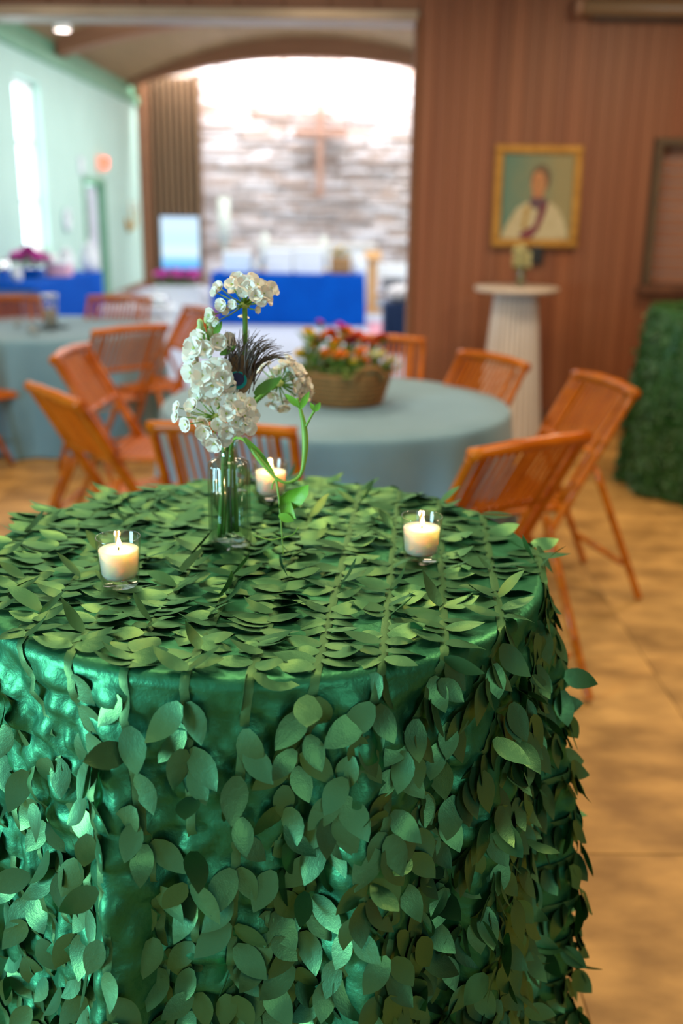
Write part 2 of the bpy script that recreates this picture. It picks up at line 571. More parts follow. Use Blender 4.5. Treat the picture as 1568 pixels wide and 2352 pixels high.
# pass-through with a closed shutter
pt = MB()
fw = .055
pt.box(((PX0 + PX1) / 2, WY + .01, PZ1 + fw / 2), (PX1 - PX0 + 2 * fw, .07, fw), None, .004)
for xx in (PX0 - fw / 2, PX1 + fw / 2):
    pt.box((xx, WY + .01, (PZ0 + PZ1) / 2), (fw, .07, PZ1 - PZ0), None, .004)
win2 = struct(pt.build('window_2', noisy('olive_frame', (.075, .045, .022), (.11, .065, .03), .5, (6, 6, 6))))
MB().box(((PX0 + PX1) / 2, WY - .03, PZ0 - .03), (PX1 - PX0 + .2, .16, .05), None, .006).build('sill', M['wood_dark'], win2)
shm = noisy('shutter_slat', (.30, .13, .075), (.34, .155, .09), .5, (3, 3, 3), rnd=.04)
sl = MB().box((0, 0, 0), (PX1 - PX0, .02, .078), None, .006).mesh('shutter_slat', shm, False)
for i in range(12):
    link('shutter_slat', sl, win2, ((PX0 + PX1) / 2, WY + .10, PZ0 + .04 + i * .08))

# roll housing on the panelled wall, upper right
rh = thing('screen_housing', (2.9, WY - .1, 2.83), 'long brown roll-up screen housing high on the panelled wall at upper right', 'screen housing')
MB().tube([(-1.33, 0, .055), (1.2, 0, .055)], .055, 14).build('casing', noisy('housing_brown', (.23, .13, .06), (.29, .165, .08), .4, (3, 12, 12)), rh, True)
MB().lathe([(.0, -.01), (.05, -.008), (.066, .01), (.066, .035), (.04, .05), (0, .052)], 16).build('end_cap', noisy('housing_cap', (.33, .17, .10), (.38, .20, .12), .4, (9, 9, 9)), rh, True).matrix_basis = Matrix.Translation((-1.33, 0, .055)) @ Matrix.Rotation(-PI / 2, 4, 'Y')
MB().bar((-1.25, .02, -.012), (1.2, .02, -.012), .03, .012).build('hem_bar', M['black'], rh)
for xx in (-1.2, 1.1):
    MB().box((xx, .07, .06), (.05, .05, .09), None, .004).build('bracket', M['wood_dark'], rh)

# ---------------------------------------------------------------- chapel shell
W0, W1, WZ0, WZ1 = 12.55, 13.62, .90, 3.0
D0, D1, DZ = 15.5, 16.85, 1.93
gw = MB()
def gbox(mb, ya, yb, z0, z1, xa=GX - .3, xb=GX):
    mb.box(((xa + xb) / 2, (ya + yb) / 2, (z0 + z1) / 2), (xb - xa, yb - ya, z1 - z0))
GT = 3.30
gbox(gw, WY + WT, W0, 0, GT); gbox(gw, W1, D0, 0, GT); gbox(gw, D1, SY + .2, 0, GT)
gbox(gw, W0, W1, 0, WZ0); gbox(gw, W0, W1, WZ1, GT); gbox(gw, D0, D1, DZ, GT)
struct(gw.build('wall_chapel_left', M['plaster_green']))
struct(MB().box((GX + .01, (WY + WT + SY) / 2, GT + .05), (.10, SY - WY - WT, .13), None, .01).build('trim_3', M['green_trim']))
struct(MB().box((GX - .12, (WY + WT + SY) / 2, GT + .35), (.16, SY - WY - WT, .55)).build('wall_chapel_frieze', M['green_trim']))
struct(MB().box((GX + .012, (13.62 + 15.5) / 2, .06), (.024, 1.85, .12)).box((GX + .012, 18.4, .06), (.024, 3.0, .12)).build('baseboard_left', M['wood_trim']))
struct(MB().box((RX + .1, (WY + WT + SY) / 2, 1.9), (.2, SY - WY - WT + .4, 3.8)).build('wall_chapel_right', M['plaster_green']))
# window: frame, glazing bars, panes
wn = MB()
for yy in (W0 + .025, W1 - .025):
    wn.box((GX - .16, yy, (WZ0 + WZ1) / 2), (.10, .05, WZ1 - WZ0))
wn.box((GX - .16, (W0 + W1) / 2, WZ0 + .025), (.10, W1 - W0, .05)).box((GX - .16, (W0 + W1) / 2, WZ1 - .025), (.10, W1 - W0, .05))
window = struct(wn.build('window_1', M['white']))
for i, (za, zb) in enumerate(((WZ0 + .05, 1.55), (1.60, 2.25), (2.30, WZ1 - .05))):
    MB().box((GX - .17, (W0 + W1) / 2, (za + zb) / 2), (.006, W1 - W0 - .1, zb - za)).build('pane', M['pane'], window)
    if i:
        MB().box((GX - .16, (W0 + W1) / 2, za - .025), (.06, W1 - W0 - .1, .05)).build('glazing_bar', M['white'], window)
MB().box((GX - .02, (W0 + W1) / 2, WZ0 - .02), (.30, W1 - W0 + .1, .04), None, .005).build('sill', M['white'], window)
# door
dm = MB()
for yy in (D0 + .04, D1 - .04):
    dm.box((GX - .08, yy, DZ / 2), (.22, .08, DZ))
dm.box((GX - .08, (D0 + D1) / 2, DZ - .04), (.22, D1 - D0, .08))
door = struct(dm.build('door_1', M['green_trim']))
dl = MB().box((GX - .12, (D0 + D1) / 2, DZ / 2 - .05), (.05, D1 - D0 - .18, DZ - .12), None, .004).build('door_panel', noisy('pale_door', (.70, .70, .80), (.75, .75, .84), .5, (3, 3, 3)), door)
MB().tube([(GX - .09, D0 + .2, .95), (GX - .03, D0 + .2, .95), (GX - .03, D0 + .32, .95)], .012, 8).build('door_handle', M['brass'], dl, True)
MB().box((GX - .14, (D0 + D1) / 2, 1.35), (.10, .30, .60), None, .004).build('door_window', M['pane'], dl)

# ceiling of the chapel: long planks on a shallow vault, two arched beams
def vault(x):
    return 4.40 - .070 * (x + .6) ** 2
nb = 14
ce = struct(MB().box((-.6, 13.7, 4.75), (7.6, 11.6, .06)).build('ceiling_chapel', M['ceiling_chapel']))
for i in range(nb):
    xa = -4.05 + i * (6.9 / nb)
    xb = xa + 6.9 / nb - .002
    vs = []
    for yy in (WY + WT, 19.45):
        vs += [(xa, yy, vault(xa)), (xb, yy, vault(xb)), (xb, yy, vault(xb) + .03), (xa, yy, vault(xa) + .03)]
    MB().add(vs, [(0, 1, 2, 3), (7, 6, 5, 4), (0, 4, 5, 1), (1, 5, 6, 2), (2, 6, 7, 3), (3, 7, 4, 0)]).build('plank', M['ceiling_chapel'], ce)
def arch_beam(name, Y, th, off=0.0):
    n = 28
    vs, fs = [], []
    for i in range(n + 1):
        x = GX + (RX - GX) * i / n
        zb = 4.06 - .046 * (x + .6) ** 2 + off
        for yy, zz in ((Y - th / 2, zb), (Y + th / 2, zb), (Y + th / 2, vault(x) + .02), (Y - th / 2, vault(x) + .02)):
            vs.append((x, yy, zz))
    for i in range(n):
        a, b = i * 4, i * 4 + 4
        for k in range(4):
            fs.append((a + k, b + k, b + (k + 1) % 4, a + (k + 1) % 4))
    fs += [(3, 2, 1, 0), (n * 4, n * 4 + 1, n * 4 + 2, n * 4 + 3)]
    return struct(MB().add(vs, fs).build(name, M['beam']))
arch_beam('beam_1', 14.7, .34, -.10)
arch_beam('beam_2', 19.3, .34)
struct(MB().box((-.6, 20.0, 5.0), (7.6, 1.6, .08)).box((-.6, 19.25, 4.75), (7.6, .06, .5)).build('assumed_skylight_shaft', M['white']))  # unseen shaft assumed around the altar light, closed on top

# stone wall: backing plus ledge stones
sw = struct(MB().box((-.4, SY + .17, 2.45), (7.2, .2, 5.0)).build('wall_stone', M['stone_back']))
stones_me = []
for i in range(10):
    a, b = random.uniform(.94, 1.0), random.uniform(.94, 1.0)
    mb = MB().box((0, 0, 0), (1, 1, 1), None, .06)
    mb.v = [(p[0] * (a if p[2] > 0 else 1), p[1], p[2] * (b if p[0] > 0 else 1)) for p in mb.v]
    stones_me.append(mb.mesh('stone', M['stone'], False))
small = MB()
z = 0.02
while z < 4.5:
    h = random.choice((.08, .10, .11, .13, .15))
    if z < 0.5: h = .24
    x = -2.85 + random.uniform(-.1, .1)
    while x < 1.9:
        ln = random.uniform(.38, 1.0)
        o = link('stone', random.choice(stones_me), sw, (x + ln / 2, SY + .05 + random.uniform(-.014, .014), z + h / 2))
        o.scale = (ln - .015, .16, h - .014)
        x += ln
    z += h

# slat screen left of the stone wall
scr = thing('slat_screen', (0, 20.0, 0), 'tall brown vertical slat screen between mint wall and stone wall', 'screen')
MB().box((-3.34, .12, 1.9), (1.16, .03, 3.8)).build('backing', noisy('slat_backing', (.035, .02, .01), (.05, .03, .014), .7, (5, 5, 5)), scr)
ns = 9
for i in range(ns):
    xx = -3.72 + i * (.93 / (ns - 1))
    MB().box((xx, .05, 1.9), (.062, .13, 3.8), None, .004).build('slat', M['slat'], scr)
struct(MB().box((-3.83, 19.9, 1.9), (.12, .28, 3.8), None, .006).build('trim_4', M['wood_trim']))

# wooden cross on the stone wall
cr = thing('wall_cross', (-.5, SY - .12, 1.72), 'plain wooden cross fixed to the pale stone wall', 'cross')
MB().box((0, 0, .84), (.13, .09, 1.68), None, .008).build('upright', M['cross'], cr)
MB().box((0, -.01, 1.14), (1.0, .09, .13), None, .008).build('crossbar', M['cross'], cr)

# ================================================================ wall things
def disc(name, mat, c, r, th, parent, axis='Y', n=24):
    mb = MB().lathe([(r * .92, 0), (r, th * .3), (r, th * .8), (r * .94, th)], n)
    o = mb.build(name, mat, parent, True)
    R = Matrix.Rotation(PI / 2, 4, 'X') if axis == 'Y' else Matrix.Rotation(PI / 2, 4, 'Y')
    o.matrix_basis = Matrix.Translation(c) @ R
    return o

ex = thing('exit_sign', (GX + .06, 16.6, 2.05), 'lit red exit sign above the mint wall door', 'sign')
MB().box((0, 0, .11), (.09, .40, .22), None, .01).build('housing', emit('sign_glow', (1.0, .42, .30), 1.3), ex)
tx = bpy.data.curves.new('lettering', 'FONT')
tx.body = 'EXIT'
tx.size = .19
tx.align_x, tx.align_y = 'CENTER', 'CENTER'
tx.extrude = .004
tx.offset = .006
tx.materials.append(emit('exit_red', (1.0, .08, .03), 4.0))
_t = bpy.data.objects.new('lettering', tx)
COL.objects.link(_t)
bpy.context.view_layer.update()
tme = bpy.data.meshes.new_from_object(_t.evaluated_get(bpy.context.evaluated_depsgraph_get()))
bpy.data.objects.remove(_t)
t = link('lettering', tme, ex)
t.matrix_basis = Matrix.Translation((.052, 0, .11)) @ Matrix.Rotation(PI / 2, 4, 'Z') @ Matrix.Rotation(PI / 2, 4, 'X')
ns_ = thing('wall_notice', (GX + .01, 15.45, 1.98), 'small pale framed notice on mint wall left of exit sign', 'notice')
MB().box((0, 0, .11), (.02, .24, .24), None, .004).build('frame', noisy('grey_frame', (.5, .52, .58), (.55, .57, .62), .5, (4, 4, 4)), ns_)
MB().box((.012, 0, .11), (.006, .19, .19)).build('sheet', M['white_cloth'], ns_)
ck = thing('wall_clock', (GX + .005, 14.42, 1.18), 'round pale clock on mint wall between window and door', 'clock')
disc('rim', noisy('clock_rim', (.45, .56, .58), (.5, .6, .62), .4, (4, 4, 4)), (0, 0, .16), .17, .04, ck, 'X')
disc('face', M['white_cloth'], (.035, 0, .16), .145, .008, ck, 'X')
MB().bar((.05, 0, .16), (.05, .05, .22), .012, .004, (1, 0, 0)).build('hour_hand', M['black'], ck)
MB().bar((.05, 0, .16), (.05, -.03, .26), .008, .004, (1, 0, 0)).build('minute_hand', M['black'], ck)
sc = thing('wall_sconce', (GX + .01, 18.4, 1.02), 'brass two-armed candle sconce on mint wall beside the slat screen', 'sconce')
disc('backplate', M['brass'], (0, 0, .2), .09, .03, sc, 'X')
for s in (-1, 1):
    MB().tube([(.03, 0, .18), (.10, s * .06, .10), (.14, s * .16, .16), (.14, s * .22, .32), (.14, s * .25, .42)], .016, 8).build('arm', M['brass'], sc, True)
    MB().lathe([(.0, 0), (.045, .01), (.05, .03), (.02, .035), (.02, .16), (0, .165)], 12, (.14, s * .25, .42)).build('candle_cup', noisy('sconce_candle', (.7, .62, .5), (.75, .66, .54), .5, (4, 4, 4)), sc, True)
MB().lathe([(0, -.12), (.03, -.1), (.05, 0), (.02, .05), (0, .06)], 12, (.04, 0, .16)).build('finial', M['brass'], sc, True)

# portrait
FX, FZ, FW, FH = 1.365, 1.665, .62, .70
pr = thing('framed_portrait', (FX, WY - .03, FZ - FH / 2), 'gilt framed oil portrait of a robed person on the panelled wall', 'painting')
pr.rotation_euler = (math.radians(-3), 0, 0)
def pbox(mb, x0, x1, z0, z1, yc, d):
    mb.box(((x0 + x1) / 2, yc, (z0 + z1) / 2), (x1 - x0, d, z1 - z0), None, .006)
bwid = .058
for nm, (a, b, c, d) in (('frame_rail', (-FW / 2, FW / 2, 0, bwid)), ('frame_rail', (-FW / 2, FW / 2, FH - bwid, FH)), ('frame_stile', (-FW / 2, -FW / 2 + bwid, bwid, FH - bwid)), ('frame_stile', (FW / 2 - bwid, FW / 2, bwid, FH - bwid))):
    mb = MB()
    pbox(mb, a, b, c, d, -.005, .05)
    ia, ib = (a + .012 if nm == 'frame_stile' else a), (b - .012 if nm == 'frame_stile' else b)
    ic, id_ = (c + .014 if nm == 'frame_rail' else c), (d - .014 if nm == 'frame_rail' else d)
    pbox(mb, ia, ib, ic, id_, -.03, .02)
    mb.build(nm, M['gold'], pr)
cvm = mat_base('canvas_ground', (.15, .2, .12), .55)
tc, sp, rp, nz = N(cvm, 'ShaderNodeTexCoord'), N(cvm, 'ShaderNodeSeparateXYZ'), N(cvm, 'ShaderNodeValToRGB'), N(cvm, 'ShaderNodeTexNoise')
mrx, adx = N(cvm, 'ShaderNodeMapRange'), N(cvm, 'ShaderNodeMath', operation='MULTIPLY_ADD')
mrx.inputs['From Min'].default_value, mrx.inputs['From Max'].default_value = -.28, .28
nz.inputs['Scale'].default_value = 9
L(cvm, tc.outputs['Object'], sp.inputs[0]); L(cvm, tc.outputs['Object'], nz.inputs['Vector'])
L(cvm, sp.outputs['X'], mrx.inputs['Value'])
adx.inputs[1].default_value, adx.inputs[2].default_value = .5, -.25
L(cvm, nz.outputs['Fac'], adx.inputs[0])
ad2 = N(cvm, 'ShaderNodeMath', operation='ADD')
L(cvm, mrx.outputs[0], ad2.inputs[0]); L(cvm, adx.outputs[0], ad2.inputs[1]); L(cvm, ad2.outputs[0], rp.inputs[0])
rp.color_ramp.elements[0].color = (.085, .19, .14, 1); rp.color_ramp.elements[0].position = .05
rp.color_ramp.elements[1].color = (.27, .225, .10, 1); rp.color_ramp.elements[1].position = .8
L(cvm, rp.outputs[0], cvm.node_tree.nodes['Principled BSDF'].inputs['Base Color'])
MB().box((0, .0, FH / 2), (FW - .06, .02, FH - .06)).build('canvas', cvm, pr)
def blob(name, pts, mat, d, par=pr):
    y = -.0105 - d * .0012
    n = len(pts)
    vs = [(p[0], y, p[1]) for p in pts] + [(p[0], y + .001, p[1]) for p in pts]
    fs = [tuple(range(n))] + [tuple(range(2 * n - 1, n - 1, -1))] + [(i, n + i, n + (i + 1) % n, (i + 1) % n) for i in range(n)]
    return MB().add(vs, fs).build(name, mat, par)
def oval(cx, cz, rx, rz, n=24):
    return [(cx + rx * math.cos(2 * PI * i / n), cz + rz * math.sin(2 * PI * i / n)) for i in range(n)]
pm = {k: noisy('paint_' + k, a, b, .5, (30, 30, 30), .1) for k, a, b in (
    ('robe', (.44, .36, .20), (.54, .46, .28)), ('skin', (.40, .15, .055), (.52, .23, .085)), ('hair', (.10, .06, .025), (.15, .085, .04)),
    ('stole', (.13, .022, .035), (.20, .035, .05)), ('lining', (.36, .22, .05), (.46, .3, .08)), ('collar', (.09, .045, .06), (.13, .06, .08)))}
blob('painted_robe', [(-.25, .06), (-.21, .15), (-.14, .27), (-.07, .315), (.01, .325), (.10, .315), (.17, .26), (.22, .15), (.235, .06)], pm['robe'], 1)
blob('painted_hair', oval(.022, .475, .070, .095), pm['hair'], 2)
blob('painted_neck', [(-.035, .31), (-.03, .38), (.045, .38), (.05, .31)], pm['skin'], 3)
blob('painted_face', oval(.008, .44, .052, .085), pm['skin'], 4)
blob('painted_collar', [(-.05, .285), (-.045, .345), (.06, .345), (.075, .285), (.01, .265)], pm['collar'], 5)
blob('painted_stole', [(.03, .30), (.085, .32), (.06, .22), (.02, .12), (-.03, .06), (-.09, .06), (-.12, .09), (-.06, .13), (-.01, .15)], pm['stole'], 6)
blob('painted_panel', [(-.085, .27), (-.04, .30), (-.06, .20), (-.07, .12), (-.10, .13)], pm['lining'], 7)
for s in (-1, 1):
    blob('painted_eye', oval(.006 + s * .020, .452, .009, .004, 10), pm['hair'], 5)
blob('painted_mouth', oval(.006, .398, .016, .004, 10), pm['stole'], 5)
blob('painted_nose', [(-.002, .445), (.012, .445), (.016, .42), (.0, .418)], pm['lining'], 5)

wb = thing('wall_box', (1.385, WY - .03, 1.20), 'small black wall-mounted control box just below the portrait', 'control box')
MB().box((0, 0, .075), (.105, .05, .15), None, .008).build('housing', M['black'], wb)
MB().box((0, -.028, .105), (.07, .006, .04), None, .002).build('display', noisy('dark_display', (.03, .035, .04), (.04, .045, .05), .2, (4, 4, 4)), wb)

# ================================================================ CHAIRS
def bamboo_tube(mb, p, q, r, nodes=4, n=10):
    p, q = Vector(p), Vector(q)
    path, rs = [], []
    for i in range(nodes):
        for t, k in ((0.02, 1.0), (.5, .96), (.97, 1.0), (.985, 1.13)):
            path.append(p.lerp(q, (i + t) / nodes)); rs.append(r * k)
    path.append(q); rs.append(r)
    return mb.tube(path, rs, n)

def make_chair():
    r = link('bamboo_chair', None)
    Wd = .232
    sy = lambda z: .20 - .58 * z        # side profile of the leaning stile
    top = .895
    m, ms = M['bamboo'], M['bamboo_slat']
    for s in (-1, 1):
        bamboo_tube(MB(), (s * Wd, sy(0.012), .012), (s * Wd, sy(top - .015), top - .015), .017, 5).build('stile', m, r, True)
        bamboo_tube(MB(), (s * (Wd - .004), sy(.60) - .030, .60), (s * (Wd + .004), -.44, .012), .015, 3).build('rear_leg', m, r, True)
        bamboo_tube(MB(), (s * (Wd - .055), sy(.44), .44), (s * (Wd - .055), sy(top - .02), top - .02), .013, 2).build('back_post', m, r, True)
        bamboo_tube(MB(), (s * (Wd - .018), sy(.45) - .03, .432), (s * (Wd - .018), .29, .432), .014, 2).build('seat_rail', m, r, True)
    # rails
    pts = [Vector((Wd * (-1.06 + 2.12 * i / 12), sy(top) - .02 * (1 - (2 * i / 12 - 1) ** 2), top + .012 * (1 - (2 * i / 12 - 1) ** 2))) for i in range(13)]
    MB().tube(pts, [.0205 if i % 4 else .023 for i in range(13)], 10).build('top_rail', m, r, True)
    for z in (.655, ):
        bamboo_tube(MB(), (-Wd, sy(z), z), (Wd, sy(z), z), .014, 3).build('lower_rail', m, r, True)
    bamboo_tube(MB(), (-Wd, sy(.16), .16), (Wd, sy(.16), .16), .012, 2).build('front_stretcher', m, r, True)
    bamboo_tube(MB(), (-Wd + .035, -.44 + .264 * .16 / .6, .16), (Wd - .035, -.44 + .264 * .16 / .6, .16), .012, 2).build('rear_stretcher', m, r, True)
    bamboo_tube(MB(), (-Wd + .02, .285, .425), (Wd - .02, .285, .425), .014, 2).build('front_rail', m, r, True)
    n = 11
    for i in range(n):                   # thin back slats
        xx = -(Wd - .08) + 2 * (Wd - .08) * i / (n - 1)
        b = -.02 * (1 - (xx / Wd) ** 2)
        MB().bar((xx, sy(.66) + b * .3, .66), (xx, sy(top - .01) + b, top - .01), .0125, .007, (0, 1, .5)).build('back_slat', ms, r)
    n = 13
    for i in range(n):                   # seat slats across
        yy = -.10 + .38 * i / (n - 1)
        MB().box((0, yy, .450 - .010 * math.sin(PI * i / (n - 1))), (2 * Wd - .04, .026, .010), None, .003).build('seat_slat', ms, r)
    MB().tube([(-Wd - .006, sy(.40), .40), (Wd + .006, sy(.40), .40)], .006, 8).build('pivot_rod', M['brass'], r, True)
    return r

chair = make_chair()
RD = math.radians
CH_G = 'bamboo folding chairs around the two blue tables'
# top-rail middle (x, y) and facing direction in degrees (0 = +x, 90 = +y)
spots = [
    ((-.44, 3.56), 83, 'bamboo chair with its back to us, tucked at near side of the central blue table'),
    ((.655, 3.38), 124, 'nearest bamboo chair at right, its long top rail overlapping the central blue cloth'),
    ((1.23, 4.68), 196, 'bamboo chair right of the central blue table leaning back toward the dark hedge-like cloth'),
    ((.80, 5.37), 212, 'bamboo chair standing just in front of the white slatted pedestal'),
    ((.22, 6.13), 262, 'bamboo chair behind the flower basket, mostly hidden by the blooms'),
    ((-1.23, 4.19), 38, 'bamboo chair nearest the leafy cloth on the left, glint on its back corner'),
    ((-1.48, 5.42), -4, 'bamboo chair in left middle facing right, behind the nearest left chair'),
    ((-1.37, 6.45), 134, 'bamboo chair seen from behind against the left blue table, framed back panel'),
    ((-1.10, 7.66), 212, 'bamboo chair leaning right beyond the white flowers, drawn up to left blue table'),
    ((-2.84, 6.45), 62, 'bamboo chair cut off by the left edge of the frame'),
    ((-2.80, 8.40), 290, 'bamboo chair behind left blue table at the far left edge'),
    ((-1.90, 8.55), 262, 'bamboo chair behind left blue table in front of royal blue cloth'),
]
for i, ((mx, my), deg, lab) in enumerate(spots):
    o = chair if i == 0 else copy_tree(chair)
    a = RD(deg - 90)
    off = .20 - .58 * .895
    mx, my = mx * .886, my * .886
    o.location = (mx + math.sin(a) * off, my - math.cos(a) * off, 0)
    o.rotation_euler = (0, 0, a)
    tag(o, lab, 'chair', CH_G)

# ================================================================ ROUND TABLES UNDER LINEN
def round_cloth(name, cx, cy, R, z, label, seed, nf=13):
    rr = random.Random(seed)
    ph = [rr.uniform(0, 2 * PI) for _ in range(4)]
    n = 240
    prof = [(R * k / 6, z) for k in range(7)] + [(R + .006, z - .004), (R + .012, z - .012)]
    ringz = [z - .03, z - .07, z - .14, z - .25, z - .38, z - .52, z - .64, .012]
    vs = []
    for (r_, zz) in prof:
        for k in range(n):
            a = 2 * PI * k / n
            vs.append((r_ * math.cos(a), r_ * math.sin(a), zz))
    for zz in ringz:
        s = z - zz
        amp = .055 * min(1, s / .5) ** 1.1
        for k in range(n):
            a = 2 * PI * k / n
            f = .6 * math.sin(nf * a + ph[0] + .8 * math.sin(3 * a + ph[1])) + .4 * math.sin((nf * 2 - 5) * a + ph[2])
            r_ = R + .014 + .03 * s + amp * (f + .15)
            vs.append((r_ * math.cos(a), r_ * math.sin(a), zz))
    m = len(prof) + len(ringz)
    fs = []
    for i in range(1, m - 1):
        for k in range(n):
            k2 = (k + 1) % n
            fs.append((i * n + k, i * n + k2, (i + 1) * n + k2, (i + 1) * n + k))
    fs.append(tuple(range(n, 2 * n)))
    mb = MB().add(vs, fs)
    o = mb.build(name, M['blue_linen'], None, True, (cx, cy, 0))
    return tag(o, label, 'tablecloth', 'dusty blue round tablecloths')
round_cloth('tablecloth', -.03, 4.40, .76, .75, 'dusty blue tablecloth over the central round table carrying the flower basket', 3)
round_cloth('tablecloth', -2.04, 7.0, .76, .75, 'dusty blue tablecloth over the round table at left with glassware', 5)

# glassware on the left table
def tumbler(loc, r, h, label, name='glass_tumbler', cat='glass', group=None, fill=None):
    t = thing(name, loc, label, cat, group)
    MB().open_lathe([(0, .004), (r * .8, .004), (r, h), (r * .94, h), (r * .74, .012), (0, .012)], 24).build('body', M['glass'], t, True)
    if fill:
        MB().lathe([(r * .7, .013), (r * .84, h * .6), (0, h * .6)], 20).build('content', fill, t, True)
    return t
hur = tumbler((-2.0, 6.86, .752), .055, .23, 'tall glass hurricane with candle on the left blue table', 'glass_hurricane', 'candle holder', None, noisy('hurricane_candle', (.50, .38, .30), (.56, .43, .34), .5, (4, 4, 4)))
MB().tube([(.054 * math.cos(2 * PI * j / 24), .054 * math.sin(2 * PI * j / 24), .23) for j in range(25)], .007, 8, False).build('glint_ring', M['silver'], hur, True)  # silver ring added to imitate bright window reflections on the glass
for (x, y), lab in zip(((-2.25, 6.93), (-2.02, 6.55), (-2.09, 6.70)), ('small votive glass left of the tall hurricane', 'small votive glass nearest the edge of left blue table', 'small votive glass just in front of the tall hurricane')):
    tumbler((x, y, .752), .03, .06, lab, 'votive_glass', 'candle holder', 'votive glasses on the left table', M['white_cloth'])

# ================================================================ FLOWERS (background kinds)
def petal_ring(mb, c, R, n, lift, wd, th=0, tw=0, axis=(0, 0, 1)):
    A = Vector(axis).normalized()
    q = Vector((0, 0, 1)).rotation_difference(A).to_matrix()
    c = Vector(c)
    for k in range(n):
        a = 2 * PI * (k + tw) / n
        d = Vector((math.cos(a), math.sin(a), 0))
        s = Vector((-math.sin(a), math.cos(a), 0))
        u = Vector((0, 0, 1))
        P = [Vector((0, 0, 0)), d * R * .45 + s * wd * .42 + u * lift * R * .3, d * R * .85 + s * wd * .5 + u * lift * R * .8, d * R + u * lift * R,
             d * R * .85 - s * wd * .5 + u * lift * R * .8, d * R * .45 - s * wd * .42 + u * lift * R * .3, d * R * .6 + u * (lift * R * .35 + wd * .12)]
        mb.add([c + q @ p for p in P], [(0, 1, 6), (1, 2, 6), (2, 3, 6), (3, 4, 6), (4, 5, 6), (5, 0, 6)])
    return mb

def bloom_mesh(name, mat, R, layers=4, n=11, axis=(0, 0, 1)):
    mb = MB()
    for l in range(layers):
        petal_ring(mb, Vector(axis).normalized() * (.10 * R * l), R * (1 - .2 * l), max(5, n - l), .15 + .33 * l, R * .5 * (1 - .12 * l), tw=.5 * l, axis=axis)
    return mb.mesh(name, mat, True)

bk = thing('burlap_basket', (.015, 4.40, .753), 'low round burlap basket with an open loop handle on the central blue table', 'basket')
mb = MB().open_lathe([(0, 0), (.145, 0), (.16, .02), (.195, .12), (.205, .15), (.195, .15), (.15, .03), (0, .03)], 40, rib=lambda a, r, z: 1 + .015 * math.sin(9 * a) * (z > .1))
mb.build('body', M['burlap'], bk, True)
for k in range(7):
    zz = .012 + k * .021
    rr = .155 + .045 * (zz / .15) + .004
    MB().tube([(rr * math.cos(2 * PI * j / 40), rr * math.sin(2 * PI * j / 40), zz) for j in range(41)], .0045, 6, False).build('woven_band', M['burlap'], bk, True)
for sgn, ang in ((1, -62), (1, 118)):
    a0 = RD(ang)
    pts = []
    for j in range(13):
        t = PI * j / 12
        aa = a0 + .36 * math.cos(t)
        rr = .205 + .01 * math.sin(t)
        pts.append((rr * math.cos(aa), rr * math.sin(aa), .125 + .055 * math.sin(t)))
    MB().tube(pts, .013, 8).build('handle', M['burlap'], bk, True)
soil = MB().lathe([(.0, .10), (.185, .10), (.19, .12), (.12, .135), (0, .14)], 24).build('moss', FLW['foliage'], bk, True)
BASK = Vector((.015, 4.40, .753))
kinds = {}
for col in FLW:
    if col == 'foliage':
        continue
    kinds[col] = bloom_mesh('flower_head', FLW[col], 1.0, 5 if col in ('cream', 'magenta', 'maroon') else 4, 12, (0, -.45, .9))
leafm = MB()
for k in range(5):
    petal_ring(leafm, (0, 0, -.1), 1.2, 1, .2 + .3 * (k % 2), .5, tw=k / 5 + .03)
leafm = leafm.mesh('leaf', FLW['foliage'], True)
def flower(col, p, R, lab, group, name=None, base=None, cat='flower'):
    o = thing(name or col + '_flower', p, lab, cat, group)
    o.rotation_euler = (random.uniform(-.3, .2), random.uniform(-.3, .3), random.uniform(0, 6))
    b = BASK + Vector((0, 0, .08)) if base is None else Vector(base)
    h = link('flower_head', kinds[col], o); h.scale = (R, R, R)
    l = link('leaf', leafm, o); l.scale = (R * 1.1,) * 3; l.location = (0, 0, -.35 * R)
    st = link('stem', stem_me, o)
    d = Vector(p) - b
    st.matrix_basis = o.rotation_euler.to_matrix().to_4x4().inverted() @ (Vector((0, 0, 1)).rotation_difference(-d.normalized()).to_matrix().to_4x4() @ Matrix.Diagonal((1, 1, d.length * .75, 1)))
    return o
stem_me = MB().tube([(0, 0, 0), (0, 0, 1)], .004, 6).mesh('stem', M['stem'], True)
